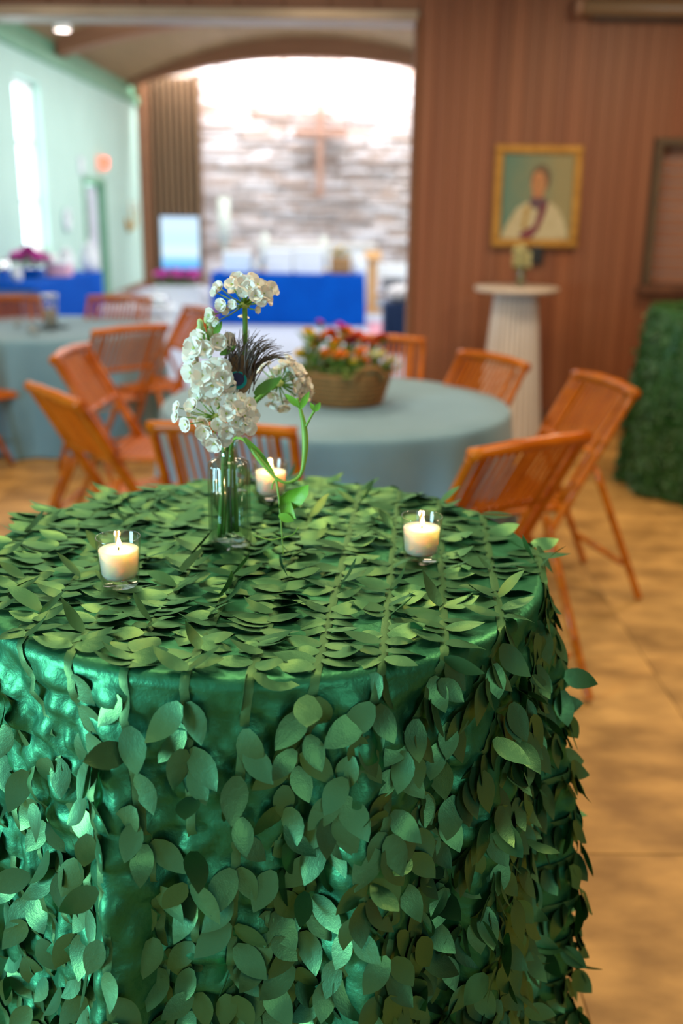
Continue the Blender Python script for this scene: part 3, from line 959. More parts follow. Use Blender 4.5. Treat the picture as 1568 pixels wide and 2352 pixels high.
# positions measured on the photograph: (px, py, distance, radius, colour)
def fl(list_, group, labs):
    for i, (px, py, Y, R, col) in enumerate(list_):
        flower(col, at(px, py, Y), R, labs(col, i), group)
gB = 'blooms in the burlap basket'
special = {
    ('cream', 0): 'left of the pair of large cream blooms at right of the burlap basket',
    ('cream', 1): 'right-hand large cream bloom hanging over the burlap basket rim',
    ('maroon', 0): 'deep maroon dahlia-like bloom at centre of the burlap basket',
    ('magenta', 0): 'magenta bloom standing above the middle of the burlap basket',
    ('magenta', 1): 'small magenta bloom at the top left of the basket arrangement',
    ('yellow', 0): 'yellow bloom at the top left of the basket arrangement',
    ('yellow', 1): 'yellow bloom low on the left rim of the burlap basket',
    ('orange', 0): 'bright orange bloom low at left centre of the burlap basket',
    ('orange', 1): 'bright orange bloom low in the middle of the burlap basket, beside another',
}
special.update({
    ('orange', 2): 'orange bloom at upper left of the basket, below the yellow one', ('orange', 3): 'orange bloom at right centre of the basket, left of the cream pair',
    ('orange', 4): 'small orange bloom directly left of the maroon bloom in the basket', ('orange', 5): 'orange bloom lowest on the right, touching the cream blooms',
    ('orange', 6): 'orange bloom at the top of the basket just under the magenta one', ('orange', 7): 'small orange bloom at the far left of the orange ones in the basket',
    ('yellow', 2): 'small yellow bloom low at right centre of the basket near its handle', ('yellow', 3): 'tiny yellow bloom amid the orange ones at basket centre',
    ('red', 0): 'red-orange bloom right of the maroon bloom in the basket', ('red', 1): 'rightmost red bloom at the back of the burlap basket', ('red', 2): 'red bloom behind the maroon bloom in the basket',
    ('red', 3): 'red bloom just above the left cream bloom in the basket', ('red', 4): 'red bloom at back left, beneath the magenta bloom in the basket'})
cnt = {}
blist = [(870, 826, 4.29, .058, 'cream'), (900, 838, 4.38, .046, 'cream'), (803, 790, 4.34, .045, 'maroon'), (780, 755, 4.47, .040, 'magenta'), (733, 745, 4.50, .030, 'magenta'),
         (708, 770, 4.40, .042, 'yellow'), (690, 815, 4.36, .034, 'yellow'), (748, 815, 4.27, .036, 'orange'), (782, 820, 4.26, .040, 'orange'),
         (745, 778, 4.36, .042, 'orange'), (830, 812, 4.29, .036, 'orange'), (768, 790, 4.33, .032, 'orange'), (838, 832, 4.26, .034, 'orange'), (795, 765, 4.45, .040, 'orange'),
         (722, 790, 4.38, .034, 'orange'), (812, 836, 4.25, .030, 'yellow'), (765, 800, 4.31, .026, 'yellow'),
         (840, 790, 4.38, .042, 'red'), (875, 782, 4.46, .040, 'red'), (822, 775, 4.44, .040, 'red'), (860, 795, 4.42, .034, 'red'), (760, 768, 4.44, .034, 'red')]
for (px, py, Y, R, col) in blist:
    i = cnt.get(col, 0)
    cnt[col] = i + 1
    flower(col, at(px, py, Y + .04), R, special[(col, i)], gB)
fo = MB()
for k in range(170):
    a, q = random.uniform(0, 2 * PI), math.sqrt(random.random())
    r_ = .21 * q
    c = Vector((r_ * math.cos(a), r_ * math.sin(a), .12 + .10 * random.random() * (1.1 - q * .5)))
    petal_ring(fo, c, .045, 1, random.uniform(-.3, .9), .024, tw=random.random())
for k in range(60):
    c = Vector((-.19 + .07 * random.random(), random.uniform(-.14, .05), .14 + .15 * random.random()))
    petal_ring(fo, c, .05, 1, random.uniform(0, 1.2), .02, tw=random.random())
f = fo.build('foliage', FLW['foliage'], bk, True)
tag(f, kind='stuff')

# ================================================================ PEDESTAL + BUD VASE
pd = thing('pedestal_table', (1.165, 6.9, 0), 'white slatted tapering pedestal with a thin round top before the panelled wall', 'table')
MB().lathe([(.0, 1.045), (.27, 1.045), (.285, 1.055), (.285, 1.072), (.28, 1.08), (0, 1.08)], 48).build('top', noisy('pedestal_top', (.50, .42, .36), (.56, .47, .40), .5, (6, 6, 6)), pd, True)
MB().lathe([(.222, .0), (.222, .02), (.135, 1.045), (.12, 1.045)], 40).build('core', noisy('pedestal_core', (.42, .36, .33), (.48, .42, .38), .7, (6, 6, 6)), pd, True)
nsl = 30
for i in range(nsl):
    a = 2 * PI * i / nsl
    r0, r1 = .236, .147
    w0, w1 = .030, .018
    d, s = Vector((math.cos(a), math.sin(a), 0)), Vector((-math.sin(a), math.cos(a), 0))
    vs = []
    for r_, wd, zz in ((r0, w0, .0), (r1, w1, 1.045)):
        vs += [d * (r_ - .014) - s * wd / 2, d * r_ - s * wd / 2 * .8, d * r_ + s * wd / 2 * .8, d * (r_ - .014) + s * wd / 2]
        for q in vs[-4:]:
            q.z = zz
    MB().add(vs, [(0, 1, 2, 3)[::-1], (4, 5, 6, 7), (0, 1, 5, 4), (1, 2, 6, 5), (2, 3, 7, 6), (3, 0, 4, 7)]).build('slat', M['white_slat'], pd)
bv = thing('bud_vase', (1.185, 6.88, 1.081), 'small clear glass vase standing on the white pedestal', 'vase')
MB().open_lathe([(0, .003), (.034, .003), (.036, .09), (.022, .115), (.026, .125), (.022, .125), (.018, .115), (.031, .088), (.030, .01), (0, .01)], 24).build('body', M['glass'], bv, True)
MB().lathe([(0, .011), (.028, .011), (.028, .07), (0, .07)], 20).build('water', M['water'], bv, True)
for (dx, dy, h, lab) in ((-.012, 0, .235, 'tall white flower spike in the bud vase on the pedestal, left stem'), (.012, .01, .19, 'shorter white flower spike in the bud vase on the pedestal, right stem')):
    s_ = thing('white_flower_stem', (1.185 + dx * .5, 6.88 + dy, 1.09), lab, 'flower', 'white spikes on the pedestal')
    MB().tube([(0, 0, .0), (dx, dy, .12), (dx * 1.5, dy, h)], .005, 6).build('stem', M['stem'], s_, True)
    for k in range(14):
        a, zz = k * 2.4, .125 + (h - .115) * k / 13
        o = link('floret', kinds['cream'] if k % 5 == 0 else None or kinds['cream'], s_, (dx * 1.3 + .022 * math.cos(a), dy + .022 * math.sin(a), zz))
        o.scale = (.026,) * 3
    for k in range(4):
        a = k * 1.7 + .4
        o = link('leaf', leafm, s_, (dx + .02 * math.cos(a), dy + .02 * math.sin(a), .11)); o.scale = (.03,) * 3

# ================================================================ CHAPEL FURNITURE
def draped_table(name, x0, x1, ya, yb, z, mat, label, rz=0, seed=1, overhang=True):
    """straight-sided cloth over a rectangular table, gently pleated"""
    rr = random.Random(seed)
    cx, cy = (x0 + x1) / 2, (ya + yb) / 2
    hx, hy = (x1 - x0) / 2, (yb - ya) / 2
    per = []
    n = 40
    for k in range(n): per.append((-hx + 2 * hx * k / n, -hy, 0, -1))
    for k in range(14): per.append((hx, -hy + 2 * hy * k / 14, 1, 0))
    for k in range(n): per.append((hx - 2 * hx * k / n, hy, 0, 1))
    for k in range(14): per.append((-hx, hy - 2 * hy * k / 14, -1, 0))
    m = len(per)
    vs = []
    rows = [(z, 0), (z - .02, .006), (z * .7, .5), (z * .35, .8), (.01, 1)]
    f = [rr.uniform(-1, 1) * .6 + math.sin(k * 1.1) * .7 for k in range(m)]
    for zz, amp in rows:
        for k, (x, y, nx, ny) in enumerate(per):
            d = .006 + .016 * amp * (f[k] + .6)
            vs.append((x + nx * d, y + ny * d, zz))
    fs = [tuple(range(m))]
    for i in range(len(rows) - 1):
        for k in range(m):
            k2 = (k + 1) % m
            fs.append((i * m + k2, i * m + k, (i + 1) * m + k, (i + 1) * m + k2))
    o = MB().add(vs, fs).build(name, mat, None, True, (cx, cy, 0))
    autosmooth(o, 50)
    o.rotation_euler = (0, 0, rz)
    return tag(o, label, 'tablecloth', 'royal blue tablecloths in the chapel' if mat is M['royal'] else None)

draped_table('tablecloth', -1.80, .27, 13.75, 14.5, .68, M['royal'], 'royal blue tablecloth on the long table before the stone wall', RD(-1.5), 2)
draped_table('tablecloth', -3.72, -2.95, 9.95, 12.1, .80, M['royal'], 'royal blue tablecloth on the table along the mint wall', RD(-4.5), 4)
draped_table('tablecloth', .45, .85, 11.2, 11.7, .55, M['navy'], 'dark navy cloth on a low stand beside the wood panelled jamb', 0, 6)
draped_table('tablecloth', -3.84, -2.86, 8.9, 9.5, .78, M['navy'], 'dark navy cloth on the table at far left in front of the mint wall table', 0, 8)

# on the long blue table
T1 = .682
def cloth_box(name, x0, x1, ya, yb, z0, z1, mat, label, cat, bev=.01, group=None):
    t = thing(name, ((x0 + x1) / 2, (ya + yb) / 2, z0), label, cat, group)
    MB().box((0, 0, (z1 - z0) / 2), (x1 - x0, yb - ya, z1 - z0), None, bev).build('body', mat, t)
    return t
def carton(x0, x1, ya, yb, z1, mat, label):
    t = cloth_box('white_box', x0, x1, ya, yb, T1, z1, mat, label, 'box', .008, 'white boxes on the long blue table')
    MB().box((0, 0, z1 - T1), (x1 - x0 + .012, yb - ya + .012, .05), None, .006).build('lid', M['white_cloth'], t)
    return t
ice = noisy('pale_blue_box', (.62, .74, .86), (.68, .79, .90), .6, (4, 4, 4))
carton(-1.66, -1.30, 13.95, 14.3, .93, ice, 'pale blue-white box at left end of the long blue table')
carton(-1.08, -.72, 13.95, 14.3, .96, M['white_cloth'], 'white box left of centre on the long blue table')
carton(-.68, -.30, 13.95, 14.3, .98, M['white_cloth'], 'white box right of centre on the long blue table, next to the wicker basket')
def pillar(loc, r, h, label, name='pillar_candle'):
    t = thing(name, loc, label, 'candle', 'white candles by the stone wall')
    MB().lathe([(r, 0), (r, h - .01), (r * .9, h), (r * .5, h - .006), (0, h - .008)], 20).build('wax', noisy('pale_candle', (.74, .74, .66), (.80, .80, .72), .5, (4, 4, 4)), t, True)
    MB().tube([(0, 0, h - .01), (.002, 0, h + .02)], .004, 6).build('wick', M['wick'], t)
    MB().lathe([(r * 1.7, -.0), (r * 1.7, .012), (r * 1.05, .02), (r * 1.02, .05)], 20).build('saucer', M['brass'], t, True)
    return t
# tall processional candle on floor stand behind the table
pc = thing('candle_stand', (-1.78, 15.2, 0), 'tall white candle on a slim pale stand left of the altar', 'candle stand')
MB().lathe([(.16, 0), (.16, .03), (.03, .06), (.025, .95), (.06, 1.0), (.06, 1.03), (0, 1.03)], 20).build('stand', noisy('pale_stand', (.62, .62, .52), (.68, .68, .58), .5, (4, 4, 4)), pc, True)
MB().lathe([(.085, 1.03), (.085, 1.66), (.05, 1.665), (0, 1.655)], 20).build('candle', noisy('pale_candle_tall', (.72, .74, .64), (.78, .80, .70), .5, (4, 4, 4)), pc, True)
MB().tube([(0, 0, 1.65), (0, 0, 1.70)], .006, 6).build('wick', M['wick'], pc)
pillar((-1.12, 14.4, T1), .045, .52, 'white pillar candle behind the boxes on the long blue table, left')
pillar((-.30, 14.4, T1), .045, .48, 'white pillar candle behind the boxes on the long blue table, right')
jr = tumbler((-1.20, 13.95, T1), .075, .17, 'clear glass jar between the boxes on the long blue table', 'glass_jar', 'jar')
wbk = thing('wicker_basket', (-.06, 14.1, T1), 'square brown wicker basket holding yellow flowers on the long blue table', 'basket')
MB().box((0, 0, .11), (.27, .27, .22), None, .015).build('body', M['wicker'], wbk)
for k in range(6):
    MB().box((0, 0, .02 + k * .037), (.285, .285, .018), None, .006).build('woven_band', M['wicker'], wbk)
for k, (dx, dz) in enumerate(((-.09, .27), (.0, .31), (.08, .26), (-.04, .25))):
    flower('yellow', (-.06 + dx, 14.05, T1 + dz), .065, 'pale yellow flower in the square wicker basket', 'yellow flowers in the wicker basket', base=(-.06, 14.1, T1 + .1))
jug = thing('white_pitcher', (.17, 14.05, T1), 'white pitcher at right end of the long blue table', 'pitcher')
MB().lathe([(.05, 0), (.068, .04), (.072, .12), (.05, .20), (.058, .26), (.05, .26), (.04, .20), (0, .05)], 24).build('body', M['white_cloth'], jug, True)
MB().tube([(.05, 0, .22), (.11, 0, .22), (.12, 0, .14), (.065, 0, .07)], .010, 8).build('handle', M['white_cloth'], jug, True)
# altar behind
al = thing('altar', (-.5, 17.6, 0), 'white draped altar block in front of the stone wall', 'altar')
MB().box((0, 0, .45), (1.9, .75, .9), None, .01).build('body', M['white_cloth'], al)
MB().box((0, 0, .93), (2.05, .85, .06), None, .01).build('top', M['white'], al)
# credence table right
cr2 = thing('credence_table', (.78, 16.2, 0), 'small brown wooden credence table with white runner right of the blue table', 'table')
cw = noisy('credence_wood', (.30, .15, .08), (.36, .19, .10), .5, (3, 12, 12))
MB().box((0, 0, .66), (.80, .5, .04), None, .006).build('top', cw, cr2)
for sx in (-1, 1):
    for sy_ in (-1, 1):
        MB().box((sx * .35, sy_ * .2, .32), (.06, .06, .64), None, .006).build('leg', cw, cr2)
MB().box((0, 0, .22), (.74, .44, .03), None, .004).build('shelf', cw, cr2)
MB().box((0, 0, .69), (.70, .53, .02), None, .004).box((0, -.262, .60), (.70, .008, .18)).build('runner', M['white_cloth'], cr2)
bx = cloth_box('grey_case', .60, .95, 16.08, 16.35, .237, .52, noisy('grey_case', (.30, .31, .34), (.36, .37, .40), .5, (4, 4, 4)), 'grey case on the lower shelf of the credence table', 'case')
MB().tube([(-.06, -.14, .22), (-.05, -.165, .22), (.05, -.165, .22), (.06, -.14, .22)], .008, 6).build('handle', M['black'], bx, True)
ls = thing('lectern', (.42, 15.6, 0), 'narrow orange wood lectern between the blue table and credence table', 'lectern')
lw = noisy('lectern_wood', (.50, .26, .09), (.58, .31, .12), .5, (9, 9, 1))
MB().box((0, 0, .42), (.14, .14, .84), None, .008).build('post', lw, ls)
MB().box((0, 0, .02), (.3, .3, .04), None, .008).build('base', lw, ls)
MB().box((0, -.02, .86), (.26, .24, .03), Euler((.45, 0, 0)).to_matrix(), .005).build('desk', lw, ls)
rug = tag(MB().box((.62, 13.5, .006), (.6, 1.5, .012), None, .004).build('red_rug', noisy('rose_rug', (.55, .22, .28), (.62, .28, .34), .95, (30, 30, 30), .1)), 'rose pink rug on the pale chapel floor right of the blue table', 'rug')
hb = thing('white_bowl', (.62, 11.42, .553), 'round white lidded bowl on the navy-covered stand', 'bowl')
MB().lathe([(.06, 0), (.10, .02), (.15, .08), (.155, .10), (.0, .10)], 28).build('body', noisy('bowl_cream', (.78, .70, .66), (.84, .76, .72), .4, (4, 4, 4)), hb, True)
MB().lathe([(.158, .10), (.14, .14), (.07, .18), (.02, .19), (.025, .21), (0, .215)], 28).build('lid', noisy('bowl_lid', (.78, .72, .74), (.84, .78, .80), .4, (4, 4, 4)), hb, True)

# screen on stand, planter with pink flowers
tv = thing('screen_display', (-2.48, 15.5, 0), 'upright lit blue-white display screen on a stand before the slat screen', 'screen')
MB().box((0, .02, 1.0), (.62, .05, .82), None, .012).build('bezel', M['screen_frame'], tv)
smat = bpy.data.materials.new('lit_screen'); smat.use_nodes = True
nt = smat.node_tree; nt.nodes.clear()
e_, o_, r_, s_, t_ = (nt.nodes.new(k) for k in ('ShaderNodeEmission', 'ShaderNodeOutputMaterial', 'ShaderNodeValToRGB', 'ShaderNodeSeparateXYZ', 'ShaderNodeTexCoord'))
mm = nt.nodes.new('ShaderNodeMapRange'); mm.inputs['From Min'].default_value, mm.inputs['From Max'].default_value = .62, 1.39
nt.links.new(t_.outputs['Object'], s_.inputs[0]); nt.links.new(s_.outputs['Z'], mm.inputs['Value']); nt.links.new(mm.outputs[0], r_.inputs[0])
nt.links.new(r_.outputs[0], e_.inputs[0]); nt.links.new(e_.outputs[0], o_.inputs[0])
cr_ = r_.color_ramp
cr_.elements[0].position, cr_.elements[0].color = 0.0, (.10, .42, .95, 1)
cr_.elements[1].position, cr_.elements[1].color = 1.0, (.55, .76, 1.0, 1)
for p_, c_ in ((.16, (.22, .60, 1.0, 1)), (.30, (.72, .90, 1.0, 1)), (.55, (.55, .82, 1.0, 1)), (.85, (.66, .85, 1.0, 1))):
    q_ = cr_.elements.new(p_); q_.color = c_
e_.inputs[1].default_value = 1.25
MB().box((0, -.008, 1.005), (.57, .006, .76), None, .002).build('display_panel', smat, tv)
MB().tube([(0, .05, .03), (0, .05, .7)], .03, 12).build('pole', M['screen_frame'], tv, True)
MB().box((0, .05, .02), (.55, .4, .03), None, .01).build('base', M['screen_frame'], tv)
pl = thing('white_planter', (-2.44, 14.9, 0), 'white square planter below the lit screen holding pink flowers', 'planter')
MB().box((0, 0, .20), (.64, .40, .40), None, .015).build('body', M['white_cloth'], pl)
MB().box((0, 0, .405), (.68, .44, .04), None, .01).build('rim', M['white_cloth'], pl)
pf = MB()
for k in range(120):
    petal_ring(pf, (random.uniform(-.29, .29), random.uniform(-.18, .18), .43 + .07 * random.random()), .07, 1, random.uniform(-.1, 1), .035, tw=random.random())
tag(pf.build('foliage', FLW['foliage'], pl, True), kind='stuff')
k = 0
for i in range(7):
    for j in range(3):
        flower('magenta', (-2.44 - .29 + i * .096 + random.uniform(-.02, .02), 14.9 - .16 + j * .16, .53 + .05 * random.random() + .02 * j), .068, 'magenta bloom massed with its like in the white planter', 'magenta blooms in the white planter', base=(-2.44, 14.9, .42))

# invented bench and dishes, standing in for window glare on chair seats
lt = thing('glare_bench', (-2.36, 11.6, 0), 'invented low white bench in the chapel aisle behind the left blue table', 'bench')
MB().box((0, 0, .43), (.80, .42, .06), None, .012).build('seat', M['white_cloth'], lt)
for sx in (-1, 1):
    for sy_ in (-1, 1):
        MB().box((sx * .34, sy_ * .16, .20), (.06, .05, .40), None, .006).build('leg', M['white_cloth'], lt)
MB().box((0, 0, .30), (.70, .30, .10), None, .006).build('apron', M['white'], lt)
for xx, lab in ((-2.57, 'left silver dish standing in for window glare, on the invented white bench'), (-2.17, 'right silver dish standing in for window glare, on the invented white bench')):
    d = thing('glare_dish', (xx, 11.6, .462), lab, 'dish', 'dishes standing in for glare on the white bench')
    MB().box((0, 0, .03), (.30, .24, .06), None, .02).build('pan', M['silver'], d)
    MB().box((0, 0, .085), (.28, .22, .06), None, .028).build('lid', M['silver'], d)
    MB().tube([(-.04, 0, .11), (-.03, 0, .14), (.03, 0, .14), (.04, 0, .11)], .007, 6).build('handle', M['silver'], d, True)

# things on the mint-wall blue table
T2 = .802
mr_ = thing('silver_bowl', (-3.36, 10.9, T2), 'silver bowl of magenta flowers on the mint-wall blue table', 'bowl')
MB().lathe([(.07, 0), (.09, .02), (.15, .09), (.17, .12), (.16, .12), (.13, .08), (0, .05)], 28).build('body', M['silver'], mr_, True)
for i in range(11):
    a = i * 2.4
    q = .2 * math.sqrt(i / 10)
    flower('magenta', (-3.36 + q * math.cos(a), 10.9 + q * .7 * math.sin(a), T2 + .18 + .10 * (1 - q / .2)), .075, 'magenta bloom in the silver bowl on the mint-wall blue table', 'magenta blooms in the silver bowl', base=(-3.36, 10.9, T2 + .08))
pink = noisy('pink_box', (.72, .36, .46), (.80, .45, .55), .6, (4, 4, 4))
p1 = cloth_box('pink_box', -3.24, -3.0, 11.05, 11.3, T2, T2 + .14, pink, 'rose pink box beside the silver bowl on the mint-wall table', 'box')
MB().box((0, 0, .14), (.25, .26, .03), None, .006).build('lid', M['white_cloth'], p1)
for (x, y, h, lab) in ((-3.14, 11.55, .30, 'white ceramic jar near middle of the mint-wall blue table'), (-2.98, 11.95, .34, 'white ceramic jar at far end of the mint-wall blue table'), (-3.32, 10.35, .16, 'short white ceramic jar at near end of the mint-wall blue table')):
    t = thing('ceramic_jar', (x, y, T2), lab, 'jar', 'white jars on the mint-wall table')
    MB().lathe([(h * .22, 0), (h * .30, h * .2), (h * .30, h * .6), (h * .2, h * .75), (h * .22, h * .8), (0, h * .8)], 24).build('body', M['white_cloth'], t, True)
    MB().lathe([(h * .23, h * .8), (h * .2, h * .88), (h * .05, h * .94), (h * .06, h), (0, h * 1.0)], 24).build('lid', M['white_cloth'], t, True)
sb = thing('silver_urn', (-3.42, 10.2, T2), 'round silver urn with bright glint on the mint-wall blue table', 'urn')
MB().lathe([(.05, 0), (.03, .03), (.085, .09), (.10, .14), (.08, .2), (.05, .22), (.0, .23)], 28).build('body', M['silver'], sb, True)
MB().ball((0, 0, .245), .018).build('knob', M['silver'], sb, True)

# chapel ceiling spot
lp = thing('ceiling_spotlight', (-2.77, 10.6, 3.19), 'lit round spotlight under the chapel ceiling at upper left', 'ceiling light')
MB().tube([(0, 0, .06), (0, 0, .75)], .012, 8).build('stem', M['metal_track'], lp, True)
MB().lathe([(.075, -.02), (.08, .0), (.07, .08), (.03, .1), (0, .1)], 20).build('shade', M['white'], lp, True)
MB().lathe([(0, -.022), (.068, -.022), (.068, -.012), (0, -.012)], 20).build('bulb', emit('spot_bulb', (1.0, .82, .74), 9.0), lp, True)

# ================================================================ LEAFY CLOTHS
LEAFV = []
def leaf_geom(curl, bend, cup, twist=0.0, Lg=.050, Wd=.029):
    """pointed oval petal: base at origin, tip along +y, face +z; 12 quads"""
    rows = 7
    vs, fs = [], []
    for i in range(rows):
        t = i / (rows - 1)
        w_ = Wd / 2 * (math.sin(PI * min(1, (t * .94 + .06)) ** .88) ** .85 if t < 1 else 0.02)
        if i == 0: w_ = Wd * .14
        th = bend * t
        y = Lg * (math.sin(th) / bend if abs(bend) > 1e-3 else t)
        z = Lg * ((1 - math.cos(th)) / bend if abs(bend) > 1e-3 else 0)
        for j in (-1, 0, 1):
            x = j * w_
            tw = twist * t
            zz = z + (cup * abs(j) * w_) + curl * j * w_ * t
            vs.append((x * math.cos(tw), y, zz + x * math.sin(tw)))
    for i in range(rows - 1):
        for j in (0, 1):
            a = i * 3 + j
            fs.append((a, a + 1, a + 4, a + 3))
    return np.array(vs), fs
for (c, b, u, t) in ((.0, .25, .08, 0), (.22, -.3, .05, .2), (-.25, .45, .0, -.25), (.1, -.55, .12, .15), (-.15, .1, -.10, .35), (.25, .8, .05, -.4), (0, -.12, .04, 0), (-.25, .35, .15, .3)):
    LEAFV.append(leaf_geom(c, b, u, t))

class LeafCloth:
    def __init__(s, cx, cy, R, H, seed):
        s.cx, s.cy, s.R, s.H = cx, cy, R, H
        rr = random.Random(seed)
        s.ph = [rr.uniform(0, 2 * PI) for _ in range(8)]
        s.seed = seed
        s.flare = .035
    def fold(s, a):
        p = s.ph
        q = .62 * math.sin(11 * a + p[0] + .9 * math.sin(4 * a + p[1])) + .36 * math.sin(19 * a + p[2] + .6 * math.sin(5 * a + p[3])) + .16 * math.sin(31 * a + p[4])
        return q + .25 * abs(q)
    def P(s, a, rho):
        """cloth point at polar (a, rho): flat on the table for rho < R, hanging below it beyond"""
        R, f = s.R, .016
        ca, sa = math.cos(a), math.sin(a)
        if rho <= R - f:
            n = noise.noise(Vector((rho * ca * 14, rho * sa * 14, s.seed)))
            return Vector((rho * ca, rho * sa, s.H + .0025 * n))
        arc = f * PI / 2
        t = rho - (R - f)
        if t < arc:
            q = t / f
            return Vector(((R - f + f * math.sin(q)) * ca, (R - f + f * math.sin(q)) * sa, s.H - f + f * math.cos(q)))
        d = t - arc
        g = min(1, d / .45)
        amp = .047 * g ** .75
        crum = 0.0
        v = Vector((a * 9.0, d * 26, s.seed + 3.0))
        crum = (abs(noise.noise(v)) * 1.6 - .45) * .016 + noise.noise(v * 2.7) * .005
        r = R + s.flare * d + amp * (s.fold(a) + .25) + crum * min(1, .25 + d / .05)
        return Vector((r * ca, r * sa, s.H - f - d * .985))
    def build_cloth(s, name, mat, label, cat, na=560, nd=96):
        R = s.R
        rhos = list(np.linspace(R * .06, R - .017, 26)) + list(np.linspace(R - .016, R + .0091, 7)[1:]) + list(R + .0091 + np.linspace(.006, s.H - .016, nd))
        vs, fs = [(0, 0, s.H)], []
        for rho in rhos:
            for k in range(na):
                vs.append(tuple(s.P(2 * PI * k / na, rho)))
        for k in range(na):
            fs.append((0, 1 + k, 1 + (k + 1) % na))
        for i in range(len(rhos) - 1):
            for k in range(na):
                k2 = (k + 1) % na
                a, b = 1 + i * na, 1 + (i + 1) * na
                fs.append((a + k, b + k, b + k2, a + k2))
        vs = [(x, y, max(z_, .004)) for x, y, z_ in vs]
        o = MB().add(vs, fs).build(name, mat, None, True, (s.cx, s.cy, 0))
        s.o = o
        return tag(o, label, cat, 'leaf-covered tablecloths')
    def frame(s, u, v, rot):
        """surface point, outward normal, ribbon tangent at cloth coordinates (u across, v along)"""
        def pt(uu, vv):
            x, y = uu * math.cos(rot) + vv * math.sin(rot), -uu * math.sin(rot) + vv * math.cos(rot)
            return s.P(math.atan2(y, x), max(1e-4, math.hypot(x, y)))
        e = .004
        p = pt(u, v)
        T = (pt(u, v + e) - pt(u, v - e))
        S = (pt(u + e, v) - pt(u - e, v))
        T = T.normalized() if T.length > 1e-7 else Vector((0, 1, 0))
        x, y = u * math.cos(rot) + v * math.sin(rot), -u * math.sin(rot) + v * math.cos(rot)
        rho = math.hypot(x, y)
        if rho < s.R - .004:
            n = Vector((0, 0, 1))
        else:
            n = Vector((x / rho, y / rho, .12)).normalized()
            g = S.cross(T)
            if g.length > 1e-9:
                g.normalize()
                if g.dot(n) < 0: g = -g
                n = (n * 1.0 + g * .6).normalized()
        side = T.cross(n).normalized()
        return p, n, T, side, rho

def leaf_matrix(p, D, Nn, scale, sx=1.0):
    D = D.normalized()
    X = D.cross(Nn).normalized()
    Z = X.cross(D).normalized()
    m = Matrix((X * scale * sx, D * scale, Z * scale)).transposed().to_4x4()
    m.translation = p
    return m

def scatter(c, spacing, step, rot, rr, size, u_off=0.0, keep=None):
    """leaves in pairs along parallel ribbons of the cloth"""
    out = []
    lim = c.R + c.H - .03
    k = 0
    us = []
    u = -lim + u_off
    while u < lim:
        us.append(u)
        u += spacing
    for u in us:
        v = -math.sqrt(max(0, lim * lim - u * u))
        vend = -v
        while v < vend:
            p, n, T, side, rho = c.frame(u, v, rot)
            top = rho < c.R - .006
            for sg in (-1, 1):
                if keep and not keep(p, top, rr):
                    continue
                sc_ = size * rr.uniform(.85, 1.15) * (1.0 if top else 1.06)
                if top:
                    tilt = rr.uniform(-.02, .09)
                    q = rr.random()
                    if q < .11: tilt = rr.uniform(.4, 1.4)
                    D = side * sg + T * rr.gauss(0, .20) + n * tilt
                    Nn = n + T * rr.gauss(0, .10) + side * rr.gauss(0, .06)
                    base = p + n * rr.uniform(.002, .006) - side * sg * rr.uniform(-.004, .010 if p.x < .10 else .0)
                else:
                    dn = Vector((0, 0, -1))
                    sd = side * sg
                    if abs(sd.z) > .55:           # rows that run sideways: petals flop downwards
                        tan = Vector((-n.y, n.x, 0)).normalized()
                        D = dn * 1.0 + tan * rr.gauss(0, .38) + n * rr.uniform(.06, .42)
                    else:
                        D = dn * rr.uniform(.8, 1.1) + sd * rr.uniform(.1, 1.05) + n * rr.uniform(.02, .26)
                    if rr.random() < .06:
                        D = D + n * .7 + Vector((0, 0, .6))
                    tan = Vector((-n.y, n.x, 0)).normalized()
                    Nn = n + tan * rr.gauss(0, .5) + Vector((0, 0, rr.gauss(.1, .28)))
                    base = p + n * rr.uniform(.003, .012) + sd * .004
                out.append((base, D, Nn, sc_, rr.randrange(len(LEAFV)), top))
            v += step * rr.uniform(.8, 1.25) * (1.0 if top else 1.55 if p.x < .05 else 1.2)
    return out

def join_leaves(name, items, mat, parent):
    V, F, b = [], [], 0
    fsz = [np.array(f) for _, f in LEAFV]
    for (p, D, Nn, sc_, k, top) in items:
        m = np.array(leaf_matrix(p, D, Nn, sc_))
        vs = LEAFV[k][0] @ m[:3, :3].T + m[:3, 3]
        vs[:, 2] = np.maximum(vs[:, 2], .005)
        V.append(vs); F.append(fsz[k] + b); b += len(vs)
    V, F = np.concatenate(V), np.concatenate(F)
    me = bpy.data.meshes.new(name)
    me.vertices.add(len(V)); me.vertices.foreach_set('co', V.ravel())
    me.loops.add(F.size); me.loops.foreach_set('vertex_index', F.ravel().astype(np.int32))
    me.polygons.add(len(F))
    me.polygons.foreach_set('loop_start', np.arange(0, F.size, 4, dtype=np.int32))
    me.polygons.foreach_set('use_smooth', np.ones(len(F), bool))
    me.materials.append(mat)
    me.update(calc_edges=True)
    o = link(name, me, parent)
    o['kind'] = 'stuff'
    return o

TOPZ = 1.07
front = LeafCloth(-.125, 1.49, .445, TOPZ, 11)
cl = front.build_cloth('leaf_tablecloth', M['taffeta'], 'green taffeta tablecloth sewn with leaf petals on the nearest high table', 'tablecloth')
rr = random.Random(21)
ROT, SPC, UOFF = RD(4.5), .076, .02
def keepf(p, top, r):
    if top:
        return r.random() < (.97 if p.x < .12 else .80)
    return r.random() < (.46 if p.x < -.12 else .66 if p.x < .02 else .92)
leaves = scatter(front, SPC, .0215, ROT, rr, 1.0, UOFF, keepf)
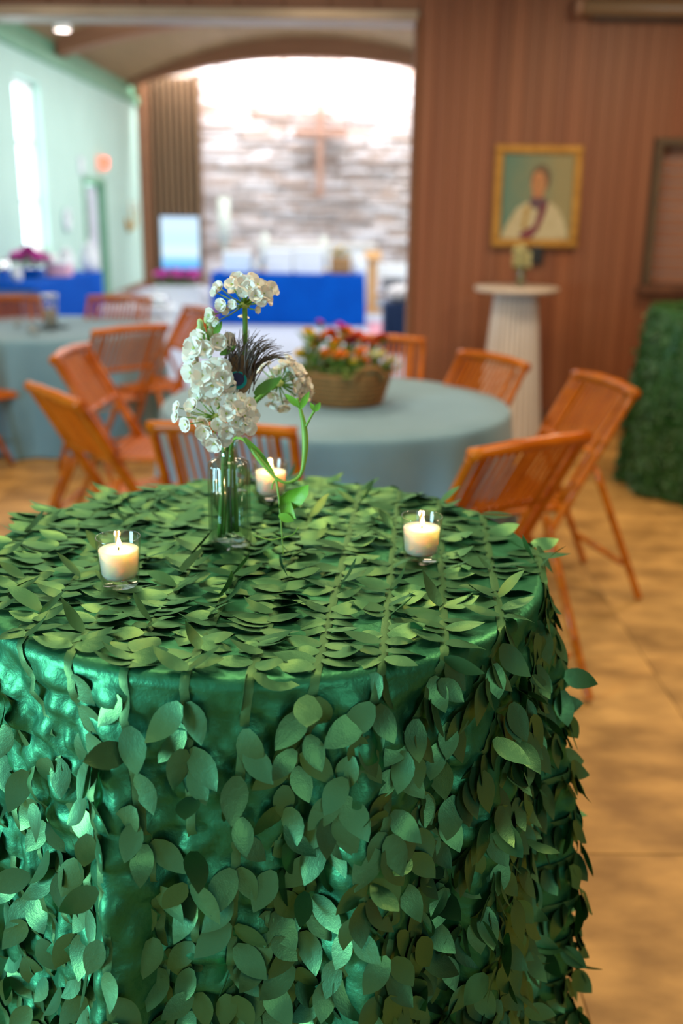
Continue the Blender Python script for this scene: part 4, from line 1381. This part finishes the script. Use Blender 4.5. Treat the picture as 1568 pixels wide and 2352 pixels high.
# ribbons
lim = front.R + front.H - .03
u = -lim + UOFF
while u < lim:
    vv = math.sqrt(max(0, lim * lim - u * u))
    npt = max(8, int(2 * vv / .012))
    vs, fs = [], []
    ok = 0
    for i in range(npt + 1):
        v = -vv + 2 * vv * i / npt
        p, n, T, side, rho = front.frame(u, v, ROT)
        h = .0022
        vs += [p - side * .0058 + n * h, p + n * (h + .0008), p + side * .0058 + n * h]
    for i in range(npt):
        for j in (0, 1):
            a = i * 3 + j
            fs.append((a, a + 1, a + 4, a + 3))
    MB().add(vs, fs).build('ribbon', M['ribbon'], cl, True)
    u += SPC
# the 300 leaves that show largest are parts, the rest one part
def score(it):
    p = it[0] + Vector((front.cx, front.cy, 0))
    q = p - Vector((0, 0, CZ))
    dep = q.dot(FWD)
    px, py = 784 + FPX * q.dot(RGT) / dep, 1176 - FPX * q.dot(UP) / dep
    if not (5 < px < 1560 and 5 < py < 2335):
        return 0
    Nn = it[2].normalized()
    facing = abs(Nn.dot(q.normalized()))
    vis = 1.0
    if not it[5]:
        o = Vector((it[0].x, it[0].y, 0)).normalized()
        if o.dot(q.normalized()) > -.15: return 0
        vis = 1.2
    return facing * vis * it[3] ** 2 / dep ** 2
order = sorted(range(len(leaves)), key=lambda i: -score(leaves[i]))
LEAFM = []
for k, (vs, fs) in enumerate(LEAFV):
    LEAFM.append(MB().add(vs, fs).mesh('leaf', M['petal_leaf'], True))
for i in order[:300]:
    p, D, Nn, sc_, k, top = leaves[i]
    link('leaf', LEAFM[k], cl).matrix_basis = leaf_matrix(p, D, Nn, sc_)
join_leaves('leaf_layer', [leaves[i] for i in order[300:]], M['petal_leaf'], cl)

back = LeafCloth(2.20, 5.78, .43, 1.06, 31)
back.flare = .05
cb = back.build_cloth('leaf_tablecloth', M['boxleaf'], 'dark green leaf-covered tablecloth on high table cut off at right edge', 'tablecloth', 160, 40)
rb = random.Random(5)
join_leaves('leaf_layer', scatter(back, .05, .022, RD(30), rb, .72), M['boxleaf'], cb)

# ================================================================ VOTIVES
def votive(x, y, label, rz=0):
    z0 = TOPZ + .010
    t = thing('votive_candle', (x, y, z0), label, 'candle', 'lit votive candles on the leafy cloth', rz)
    MB().open_lathe([(0, .0), (.0235, .0), (.0255, .002), (.0275, .016), (.0315, .070), (.0312, .0715), (.0300, .0715), (.0296, .070), (.0262, .016), (.022, .012), (0, .0115)], 48).build('glass_cup', M['glass'], t, True)
    MB().lathe([(0, .0125), (.0215, .0128), (.0252, .018), (.0282, .052), (.0272, .0535), (.022, .0520), (.0, .0515)], 40).build('wax', M['wax'], t, True)
    MB().tube([(0, 0, .051), (.0005, 0, .056), (.0015, 0, .0595)], .0009, 6).build('wick', M['wick'], t, True)
    prof = [(0, 0), (.0018, .0012), (.0030, .004), (.0031, .007), (.0021, .0115), (.0009, .0155), (0, .018)]
    MB().lathe(prof, 14, (.001, 0, .0555)).build('flame', M['flame'], t, True)
    l = bpy.data.lights.new('flame_light', 'POINT')
    l.energy = .4
    l.color = (1, .55, .2)
    l.shadow_soft_size = .004
    lo = link('flame_light', l, t, (.001, 0, .068))
    return t
votive(-.312, 1.318, 'lit votive candle in clear glass at left front of the leafy cloth')
votive(.122, 1.436, 'lit votive candle in clear glass on the right of the leafy cloth')
votive(-.130, 1.752, 'lit votive candle in clear glass farthest back, behind the vase')

# ================================================================ FLUTED VASE AND FLOWERS
VX, VY, VZ = -.176, 1.497, TOPZ + .009
vs_ = thing('bottle_vase', (VX, VY, VZ), 'fluted clear glass bottle vase half full of water on the leafy cloth', 'vase')
flute = lambda a, r, z: 1 + (.07 * (abs(math.cos(10 * a)) - .5) if (r > .026 and z < .136) else 0)
MB().open_lathe([(0, .002), (.027, .0), (.0315, .003), (.0325, .008), (.0320, .13), (.0315, .1365), (.026, .1405), (.0165, .144), (.0150, .150), (.0150, .166), (.0172, .170), (.0172, .172),
                 (.0150, .172), (.0130, .166), (.0130, .150), (.0145, .142), (.0250, .1365), (.0285, .130), (.0290, .016), (.026, .011), (0, .010)], 96, rib=flute).build('body', M['vase_glass'], vs_, True)
MB().lathe([(0, .0115), (.0255, .0115), (.0283, .017), (.0280, .088), (.0, .088)], 40).build('water', M['water'], vs_, True)

# small parts shared by the florets
def floret_mesh(R, n=6, cup=.35, seed=0):
    mb = MB()
    petal_ring(mb, (0, 0, 0), R, n, cup, R * 1.05)
    petal_ring(mb, (0, 0, R * .08), R * .72, max(3, n - 2), cup + .35, R * .8, tw=.4)
    return mb.mesh('floret', M['petal'], True)
FLO = [floret_mesh(1.0, 6, .30), floret_mesh(1.0, 5, .55), floret_mesh(1.0, 6, .8)]
heart_me = MB().ball((0, 0, .16), .15, 8, 5).mesh('heart', M['petal_heart'], True)
bud_me = MB().ball((0, 0, .5), .5, 8, 6, (.62, .62, 1.0)).mesh('bud', M['bud'], True)
bud_w = MB().ball((0, 0, .5), .5, 8, 6, (.8, .8, 1.0)).mesh('bud', M['petal'], True)

def face_m(p, d, s, spin=0):
    q = Vector((0, 0, 1)).rotation_difference(Vector(d).normalized()).to_matrix().to_4x4()
    m = q @ Matrix.Rotation(spin, 4, 'Z') @ Matrix.Scale(s, 4)
    m.translation = p
    return m
def add_floret(root, p, d, s, heart=True, k=.74):
    o = link('floret', random.choice(FLO), root)
    o.matrix_basis = face_m(p, d, s * k, random.uniform(0, 6))
    if heart:
        h = link('heart', heart_me, o)
    return o
def smooth_path(pts, n=24):
    P = [Vector(p) for p in pts]
    P = [P[0] * 2 - P[1]] + P + [P[-1] * 2 - P[-2]]
    out = []
    seg = len(P) - 3
    for i in range(n + 1):
        t = i / n * seg
        k = min(int(t), seg - 1)
        t -= k
        a, b, c, d = P[k:k + 4]
        out.append(.5 * ((2 * b) + (-a + c) * t + (2 * a - 5 * b + 4 * c - d) * t * t + (-a + 3 * b - 3 * c + d) * t * t * t))
    return out
VB = Vector((VX, VY, VZ))
mouth = VB + Vector((0, 0, .17))
TOCAM = (Vector((0, 0, CZ)) - mouth).normalized()

def flower_thing(name, label, group=None):
    return thing(name, VB, label, 'flower', group)
rl = lambda px, py, Y: at(px, py, Y) - VB      # local to the vase foot

# 1. white stock spike leaning left
st = flower_thing('stock_stem', 'white stock flower spike with green buds at its tip, leaning left in the vase', None)
path = smooth_path([(-.012, .004, .018), (-.004, .002, .10), (-.002, 0, .17), rl(500, 930, 1.485), rl(484, 830, 1.49), rl(476, 745, 1.495)], 30)
MB().tube(path, [.0042 - .0022 * i / 30 for i in range(31)], 8).build('stem', M['stem'], st, True)
for (px, py, Y, s) in ((447, 800, 1.47, .021), (462, 780, 1.485, .021), (498, 788, 1.475, .017), (520, 785, 1.485, .018), (438, 815, 1.475, .019), (452, 835, 1.485, .019), (470, 803, 1.465, .018),
                       (440, 855, 1.48, .020), (470, 862, 1.455, .025), (495, 850, 1.455, .024), (508, 868, 1.45, .022), (488, 885, 1.45, .023), (462, 885, 1.46, .021), (510, 845, 1.465, .018), (520, 890, 1.462, .017), (455, 905, 1.465, .016), (478, 905, 1.455, .018)):
    p = rl(px, py, Y)
    q = min(path, key=lambda z: (z - p).length)
    d = (p - q).normalized() + TOCAM * .8 + Vector((random.uniform(-.4, .4), 0, random.uniform(-.2, .4)))
    f_ = add_floret(st, p, d, s, True, .80)
    MB().tube([q, q.lerp(p, .6) + Vector((0, 0, -.003)), p], .0012, 5).build('pedicel', M['stem'], st, True)
for (px, py, s) in ((462, 748, .016), (472, 735, .017), (482, 742, .018), (492, 752, .018), (468, 760, .017), (478, 728, .012), (488, 770, .018), (459, 762, .015), (497, 740, .013)):
    p = rl(px, py + 8, 1.492 + random.uniform(-.008, .008))
    d = Vector((random.uniform(-.4, .4), random.uniform(-.3, .1), 1))
    link('bud', bud_me, st).matrix_basis = face_m(p, d, s)
def blade(mb, p, d, nrm, Lg, Wd, bend=.4, rows=7):
    d = Vector(d).normalized(); nrm = Vector(nrm)
    x = d.cross(nrm).normalized(); nz_ = x.cross(d)
    vs, fs = [], []
    for i in range(rows):
        t = i / (rows - 1)
        w_ = Wd / 2 * math.sin(PI * (t * .94 + .06)) ** .8 if i < rows - 1 else .0002
        c = Vector(p) + d * Lg * t - nz_ * bend * Lg * t * t
        for j in (-1, 0, 1):
            vs.append(c + x * j * w_ + nz_ * abs(j) * w_ * .3)
    for i in range(rows - 1):
        for j in (0, 1):
            a = i * 3 + j
            fs.append((a, a + 1, a + 4, a + 3))
    return mb.add(vs, fs)
for (px, py, dx, dz, Lg) in ((478, 815, -.6, .3, .028), (470, 845, -.8, .1, .022), (505, 815, .8, .5, .026), (480, 790, -.3, .8, .022), (492, 770, .5, .9, .022)):
    blade(MB(), rl(px, py, 1.478), (dx, -.25, dz), TOCAM, Lg, .010).build('leaf', M['stem'], st, True)

# 2. tall umbel
def umbel(name, label, path, hub, heads, hs, stem_r=.0038, k=.74):
    t = flower_thing(name, label, 'white umbels in the vase')
    MB().tube(path, stem_r, 8).build('stem', M['stem'], t, True)
    MB().ball(hub, .008, 8, 6, (1, 1, .7)).build('hub', M['petal_heart'], t, True)
    for (px, py, Y, s) in heads:
        p = rl(px, py, Y)
        mid = hub.lerp(p, .5) + Vector((0, 0, -.002))
        MB().tube([hub, mid, p], [.0014, .0010, .0009], 5).build('pedicel', M['stem'], t, True)
        d = (p - hub).normalized() + TOCAM * .7 + Vector((random.uniform(-.3, .3), 0, random.uniform(-.3, .3)))
        add_floret(t, p, d, s, True, k)
    return t
hubA = rl(562, 700, 1.50)
pathA = smooth_path([(.004, .012, .02), (.006, .008, .10), (.004, .004, .17), rl(556, 900, 1.505), rl(563, 800, 1.502), hubA], 28)
hA = [(505, 662, 1.49, .013), (497, 672, 1.485, .011), (532, 655, 1.48, .016), (545, 645, 1.49, .015), (555, 655, 1.47, .017), (568, 648, 1.48, .016), (580, 640, 1.50, .014), (572, 662, 1.465, .017),
      (590, 655, 1.48, .016), (600, 660, 1.49, .016), (605, 675, 1.475, .016), (622, 662, 1.49, .015), (627, 670, 1.50, .012), (598, 690, 1.47, .014), (560, 670, 1.465, .014), (586, 680, 1.46, .015),
      (510, 700, 1.48, .014), (520, 710, 1.485, .011), (535, 698, 1.475, .010), (490, 722, 1.48, .015), (498, 738, 1.485, .012), (560, 722, 1.515, .012), (588, 712, 1.49, .008), (540, 668, 1.50, .014), (615, 690, 1.505, .012)]
umbel('white_umbel', 'tallest white umbel flower rising above the vase before the blue table', pathA, hubA, hA, .015)
# 3. lower umbel
hubB = rl(497, 958, 1.465)
pathB = smooth_path([(-.010, -.006, .02), (-.006, -.003, .10), (-.003, -.003, .17), rl(510, 990, 1.475), hubB], 20)
hB = [(407, 935, 1.47, .013), (405, 957, 1.465, .014), (427, 975, 1.44, .016), (444, 935, 1.44, .016), (455, 915, 1.455, .015), (440, 950, 1.47, .012), (470, 990, 1.43, .018), (480, 1005, 1.43, .018), (492, 1018, 1.425, .018),
      (520, 950, 1.425, .018), (545, 940, 1.435, .017), (560, 955, 1.44, .018), (572, 930, 1.445, .016), (578, 955, 1.45, .016), (563, 975, 1.435, .017), (575, 985, 1.445, .014), (540, 970, 1.43, .018), (520, 990, 1.425, .019), (512, 1005, 1.43, .017),
      (468, 970, 1.455, .016), (530, 920, 1.45, .012), (478, 920, 1.46, .014), (455, 965, 1.475, .012), (500, 975, 1.435, .015), (550, 905, 1.46, .013), (540, 898, 1.465, .012), (553, 915, 1.452, .013), (545, 985, 1.44, .015)]
uB = umbel('white_umbel', 'wide low white umbel flower spreading over the vase mouth', pathB, hubB, hB, .016)
for k in range(34):                      # tiny beads round the hub
    p = rl(505 + random.gauss(0, 22), 920 + random.gauss(0, 18), 1.452 + random.uniform(-.006, .012))
    link('bud', bud_w, uB).matrix_basis = face_m(p, (random.uniform(-.5, .5), -.5, 1), random.uniform(.004, .0075))
# 4. right umbel, further back
hubC = rl(640, 880, 1.55)
pathC = smooth_path([(.010, .006, .02), (.008, .006, .10), (.005, .006, .17), rl(580, 930, 1.53), hubC], 20)
hC = [(655, 845, 1.57, .014), (668, 855, 1.56, .015), (680, 865, 1.56, .014), (690, 880, 1.57, .015), (675, 885, 1.55, .013), (695, 895, 1.575, .014), (682, 905, 1.56, .014), (706, 905, 1.58, .013), (628, 905, 1.545, .013), (625, 925, 1.55, .012),
      (640, 850, 1.56, .010), (602, 850, 1.57, .011), (650, 930, 1.55, .012), (615, 840, 1.585, .010), (662, 830, 1.59, .014), (690, 915, 1.56, .014), (648, 838, 1.585, .014), (672, 842, 1.58, .014), (684, 852, 1.575, .015), (665, 872, 1.57, .014), (654, 862, 1.58, .014), (700, 885, 1.58, .014), (668, 900, 1.575, .013), (636, 862, 1.59, .013), (622, 880, 1.585, .012), (645, 912, 1.57, .012), (660, 918, 1.57, .013)]
umbel('white_umbel', 'white umbel flower leaning right of the peacock feather', pathC, hubC, hC, .014, k=.95)

# 5. broad green sprig beside the feather
sg = flower_thing('leaf_sprig', 'short green leaf sprig right of the peacock feather', None)
MB().tube(smooth_path([(.006, .0, .04), (.006, 0, .17), rl(575, 925, 1.49), rl(612, 892, 1.49)], 14), .002, 6).build('stem', M['stem'], sg, True)
blade(MB(), rl(583, 905, 1.478), rl(645, 868, 1.478) - rl(583, 905, 1.478), TOCAM, .048, .017, .1).build('leaf', M['stem'], sg, True)
blade(MB(), rl(585, 900, 1.49), rl(620, 890, 1.49) - rl(585, 915, 1.49), TOCAM, .026, .010, .2).build('leaf', M['stem'], sg, True)

# 6. peacock feather
pk = thing('peacock_feather', VB, 'brown peacock feather with teal and navy eye among the white flowers', 'feather')
eyeC = rl(546, 872, 1.462)
shaft = smooth_path([(.003, -.006, .03), (.003, -.004, .17), rl(546, 935, 1.470), rl(546, 880, 1.465), rl(548, 835, 1.466)], 18)
MB().tube(shaft, .0011, 6).build('shaft', M['barb'], pk, True)
ex_ = RGT.copy(); ez_ = UP.copy()
def plate(name, mat, cx, cz, rx, rz, y, tilt=0):
    n = 28
    vs = []
    for side in (0, 1):
        for i in range(n):
            a = 2 * PI * i / n
            x, z_ = rx * math.cos(a), rz * math.sin(a)
            vs.append(eyeC + ex_ * (cx + x) + ez_ * (cz + z_) + TOCAM * (y - side * .0004 - .06 * abs(x)))
    fs = [tuple(range(n)), tuple(range(2 * n - 1, n - 1, -1))] + [(i, n + i, n + (i + 1) % n, (i + 1) % n) for i in range(n)]
    return MB().add(vs, fs).build(name, mat, pk)
plate('bronze_vane', M['eye_brown'], .003, .008, .0195, .030, 0)
plate('teal_eye', M['eye_teal'], -.001, -.001, .0145, .0135, .0012)
plate('navy_eye', M['eye_navy'], -.001, .0005, .0105, .0100, .0022)
bb = MB()
def barb(p0, p1, p2, r):
    P = [p0 * (1 - t) ** 2 + p1 * 2 * t * (1 - t) + p2 * t * t for t in (0, .25, .5, .75, 1)]
    bb.tube(P, [r, r, r * .8, r * .6, r * .25], 4, False)
for k in range(92):
    if k < 46:     # left plume, upward
        x0, y0 = random.uniform(512, 560), random.uniform(835, 880)
        tx_, ty_ = random.uniform(520, 585), random.uniform(752, 815)
        tx_ += (tx_ - 545) * .2
    else:          # right plume, arching away
        x0, y0 = random.uniform(556, 585), random.uniform(855, 905)
        q = random.random()
        tx_, ty_ = 595 + 75 * q + random.uniform(-12, 12), 765 + 55 * q + random.uniform(-14, 14)
    Yb = 1.468 + random.uniform(-.006, .014)
    p0, p2 = rl(x0, y0, Yb), rl(tx_, ty_, Yb + random.uniform(-.01, .025))
    p1 = p0.lerp(p2, .55) + Vector((-.012 if k >= 46 else random.uniform(-.008, .008), 0,   .020 if k >= 46 else .004))
    barb(p0, p1, p2, .00075)
    if k % 3 == 0:
        barb(p0, p1, p2 + Vector((random.uniform(-.012, .012), 0, random.uniform(-.012, .004))), .0012)
bo = bb.build('barbs', M['barb'], pk)
bo.name = 'barb_plume'
tag(bo, kind='stuff')

# 7. twining vine
vn = thing('vine_tendril', VB, 'bright green twining vine looping down from the vase to the leafy cloth', 'vine')
p1 = smooth_path([(.002, -.010, .10), (.006, -.010, .168), rl(560, 1010, 1.465), rl(595, 1055, 1.45), rl(634, 1098, 1.44), rl(662, 1108, 1.44), rl(690, 1090, 1.445), rl(700, 1040, 1.45), rl(699, 985, 1.455), rl(688, 935, 1.46), rl(682, 915, 1.46)], 48)
rad = [.0022 + .0026 * math.exp(-((i - 14) / 4) ** 2) * .6 + (.0050 * math.exp(-((i - 36) / 5.5) ** 2)) * .55 for i in range(49)]
MB().tube(p1, rad, 8).build('stem', M['vine'], vn, True)
MB().tube(smooth_path([rl(697, 990, 1.455), rl(712, 960, 1.452), rl(725, 938, 1.452)], 10), .0020, 7).build('side_shoot', M['vine'], vn, True)
MB().tube(smooth_path([rl(634, 1098, 1.44), rl(641, 1150, 1.43), rl(646, 1215, 1.415), rl(650, 1275, 1.40)], 14), [.0020 - .0012 * i / 14 for i in range(15)], 7).build('hanging_stem', M['vine'], vn, True)
for pts in ([(649, 1235, 1.41), (620, 1240, 1.41), (585, 1230, 1.415)], [(649, 1235, 1.41), (672, 1228, 1.41), (685, 1212, 1.412)], [(634, 1100, 1.44), (626, 1112, 1.438), (624, 1124, 1.436)]):
    MB().tube(smooth_path([rl(*q) for q in pts], 8), .0011, 6).build('tendril', M['vine'], vn, True)
def vleaf(px, py, qx, qy, Y, Wd, nrm=None, name='leaf', bend=.15):
    a, b = rl(px, py, Y), rl(qx, qy, Y)
    blade(MB(), a, b - a, nrm or TOCAM, (b - a).length, Wd, bend, 8).build(name, M['vine_leaf'], vn, True)
vleaf(560, 1005, 632, 1092, 1.455, .013, bend=-.02)
vleaf(688, 935, 655, 905, 1.458, .010)
vleaf(688, 940, 710, 900, 1.455, .010)
vleaf(722, 945, 735, 925, 1.45, .009)
vleaf(724, 945, 712, 925, 1.45, .007)
# lobed leaf
lf = MB()
c0 = rl(648, 1185, 1.418)
out = [(648, 1188), (640, 1165), (643, 1140), (660, 1128), (684, 1120), (709, 1113), (708, 1135), (694, 1158), (672, 1172), (680, 1192), (660, 1190)]
ctr = rl(668, 1152, 1.408)
vsl = [ctr] + [rl(x, y, 1.418 + .004 * math.sin(i * 1.9) - .00018 * (x - 648)) for i, (x, y) in enumerate(out)]
n_ = len(out)
lf.add(vsl + [v - TOCAM * .0008 for v in vsl], [(0, i + 1, (i + 1) % n_ + 1) for i in range(n_)] + [(n_ + 1, n_ + 1 + (i + 1) % n_ + 1, n_ + 1 + i + 1) for i in range(n_)] + [(i + 1, (i + 1) % n_ + 1, n_ + 1 + (i + 1) % n_ + 1, n_ + 1 + i + 1) for i in range(n_)])
lf.build('lobed_leaf', M['vine_leaf'], vn, True)
blade(MB(), rl(640, 1183, 1.412), rl(675, 1197, 1.405) - rl(640, 1183, 1.412), TOCAM, .024, .014, .2).build('leaf', M['vine_leaf'], vn, True)
# extra stems in the water
for i, (dx, dy) in enumerate(((-.016, -.008), (-.002, .014))):
    g = thing('cut_stem', VB, ('bare green stem at left in the fluted vase', 'bare green stem at back in the fluted vase')[i], 'stem', 'stems in the fluted vase')
    MB().tube(smooth_path([(dx, dy, .016), (dx * .6, dy * .6, .10), (dx * .35, dy * .35, .172), (dx * .3, dy * .3, .195)], 12), .0038, 8).build('stalk', M['stem'], g, True)
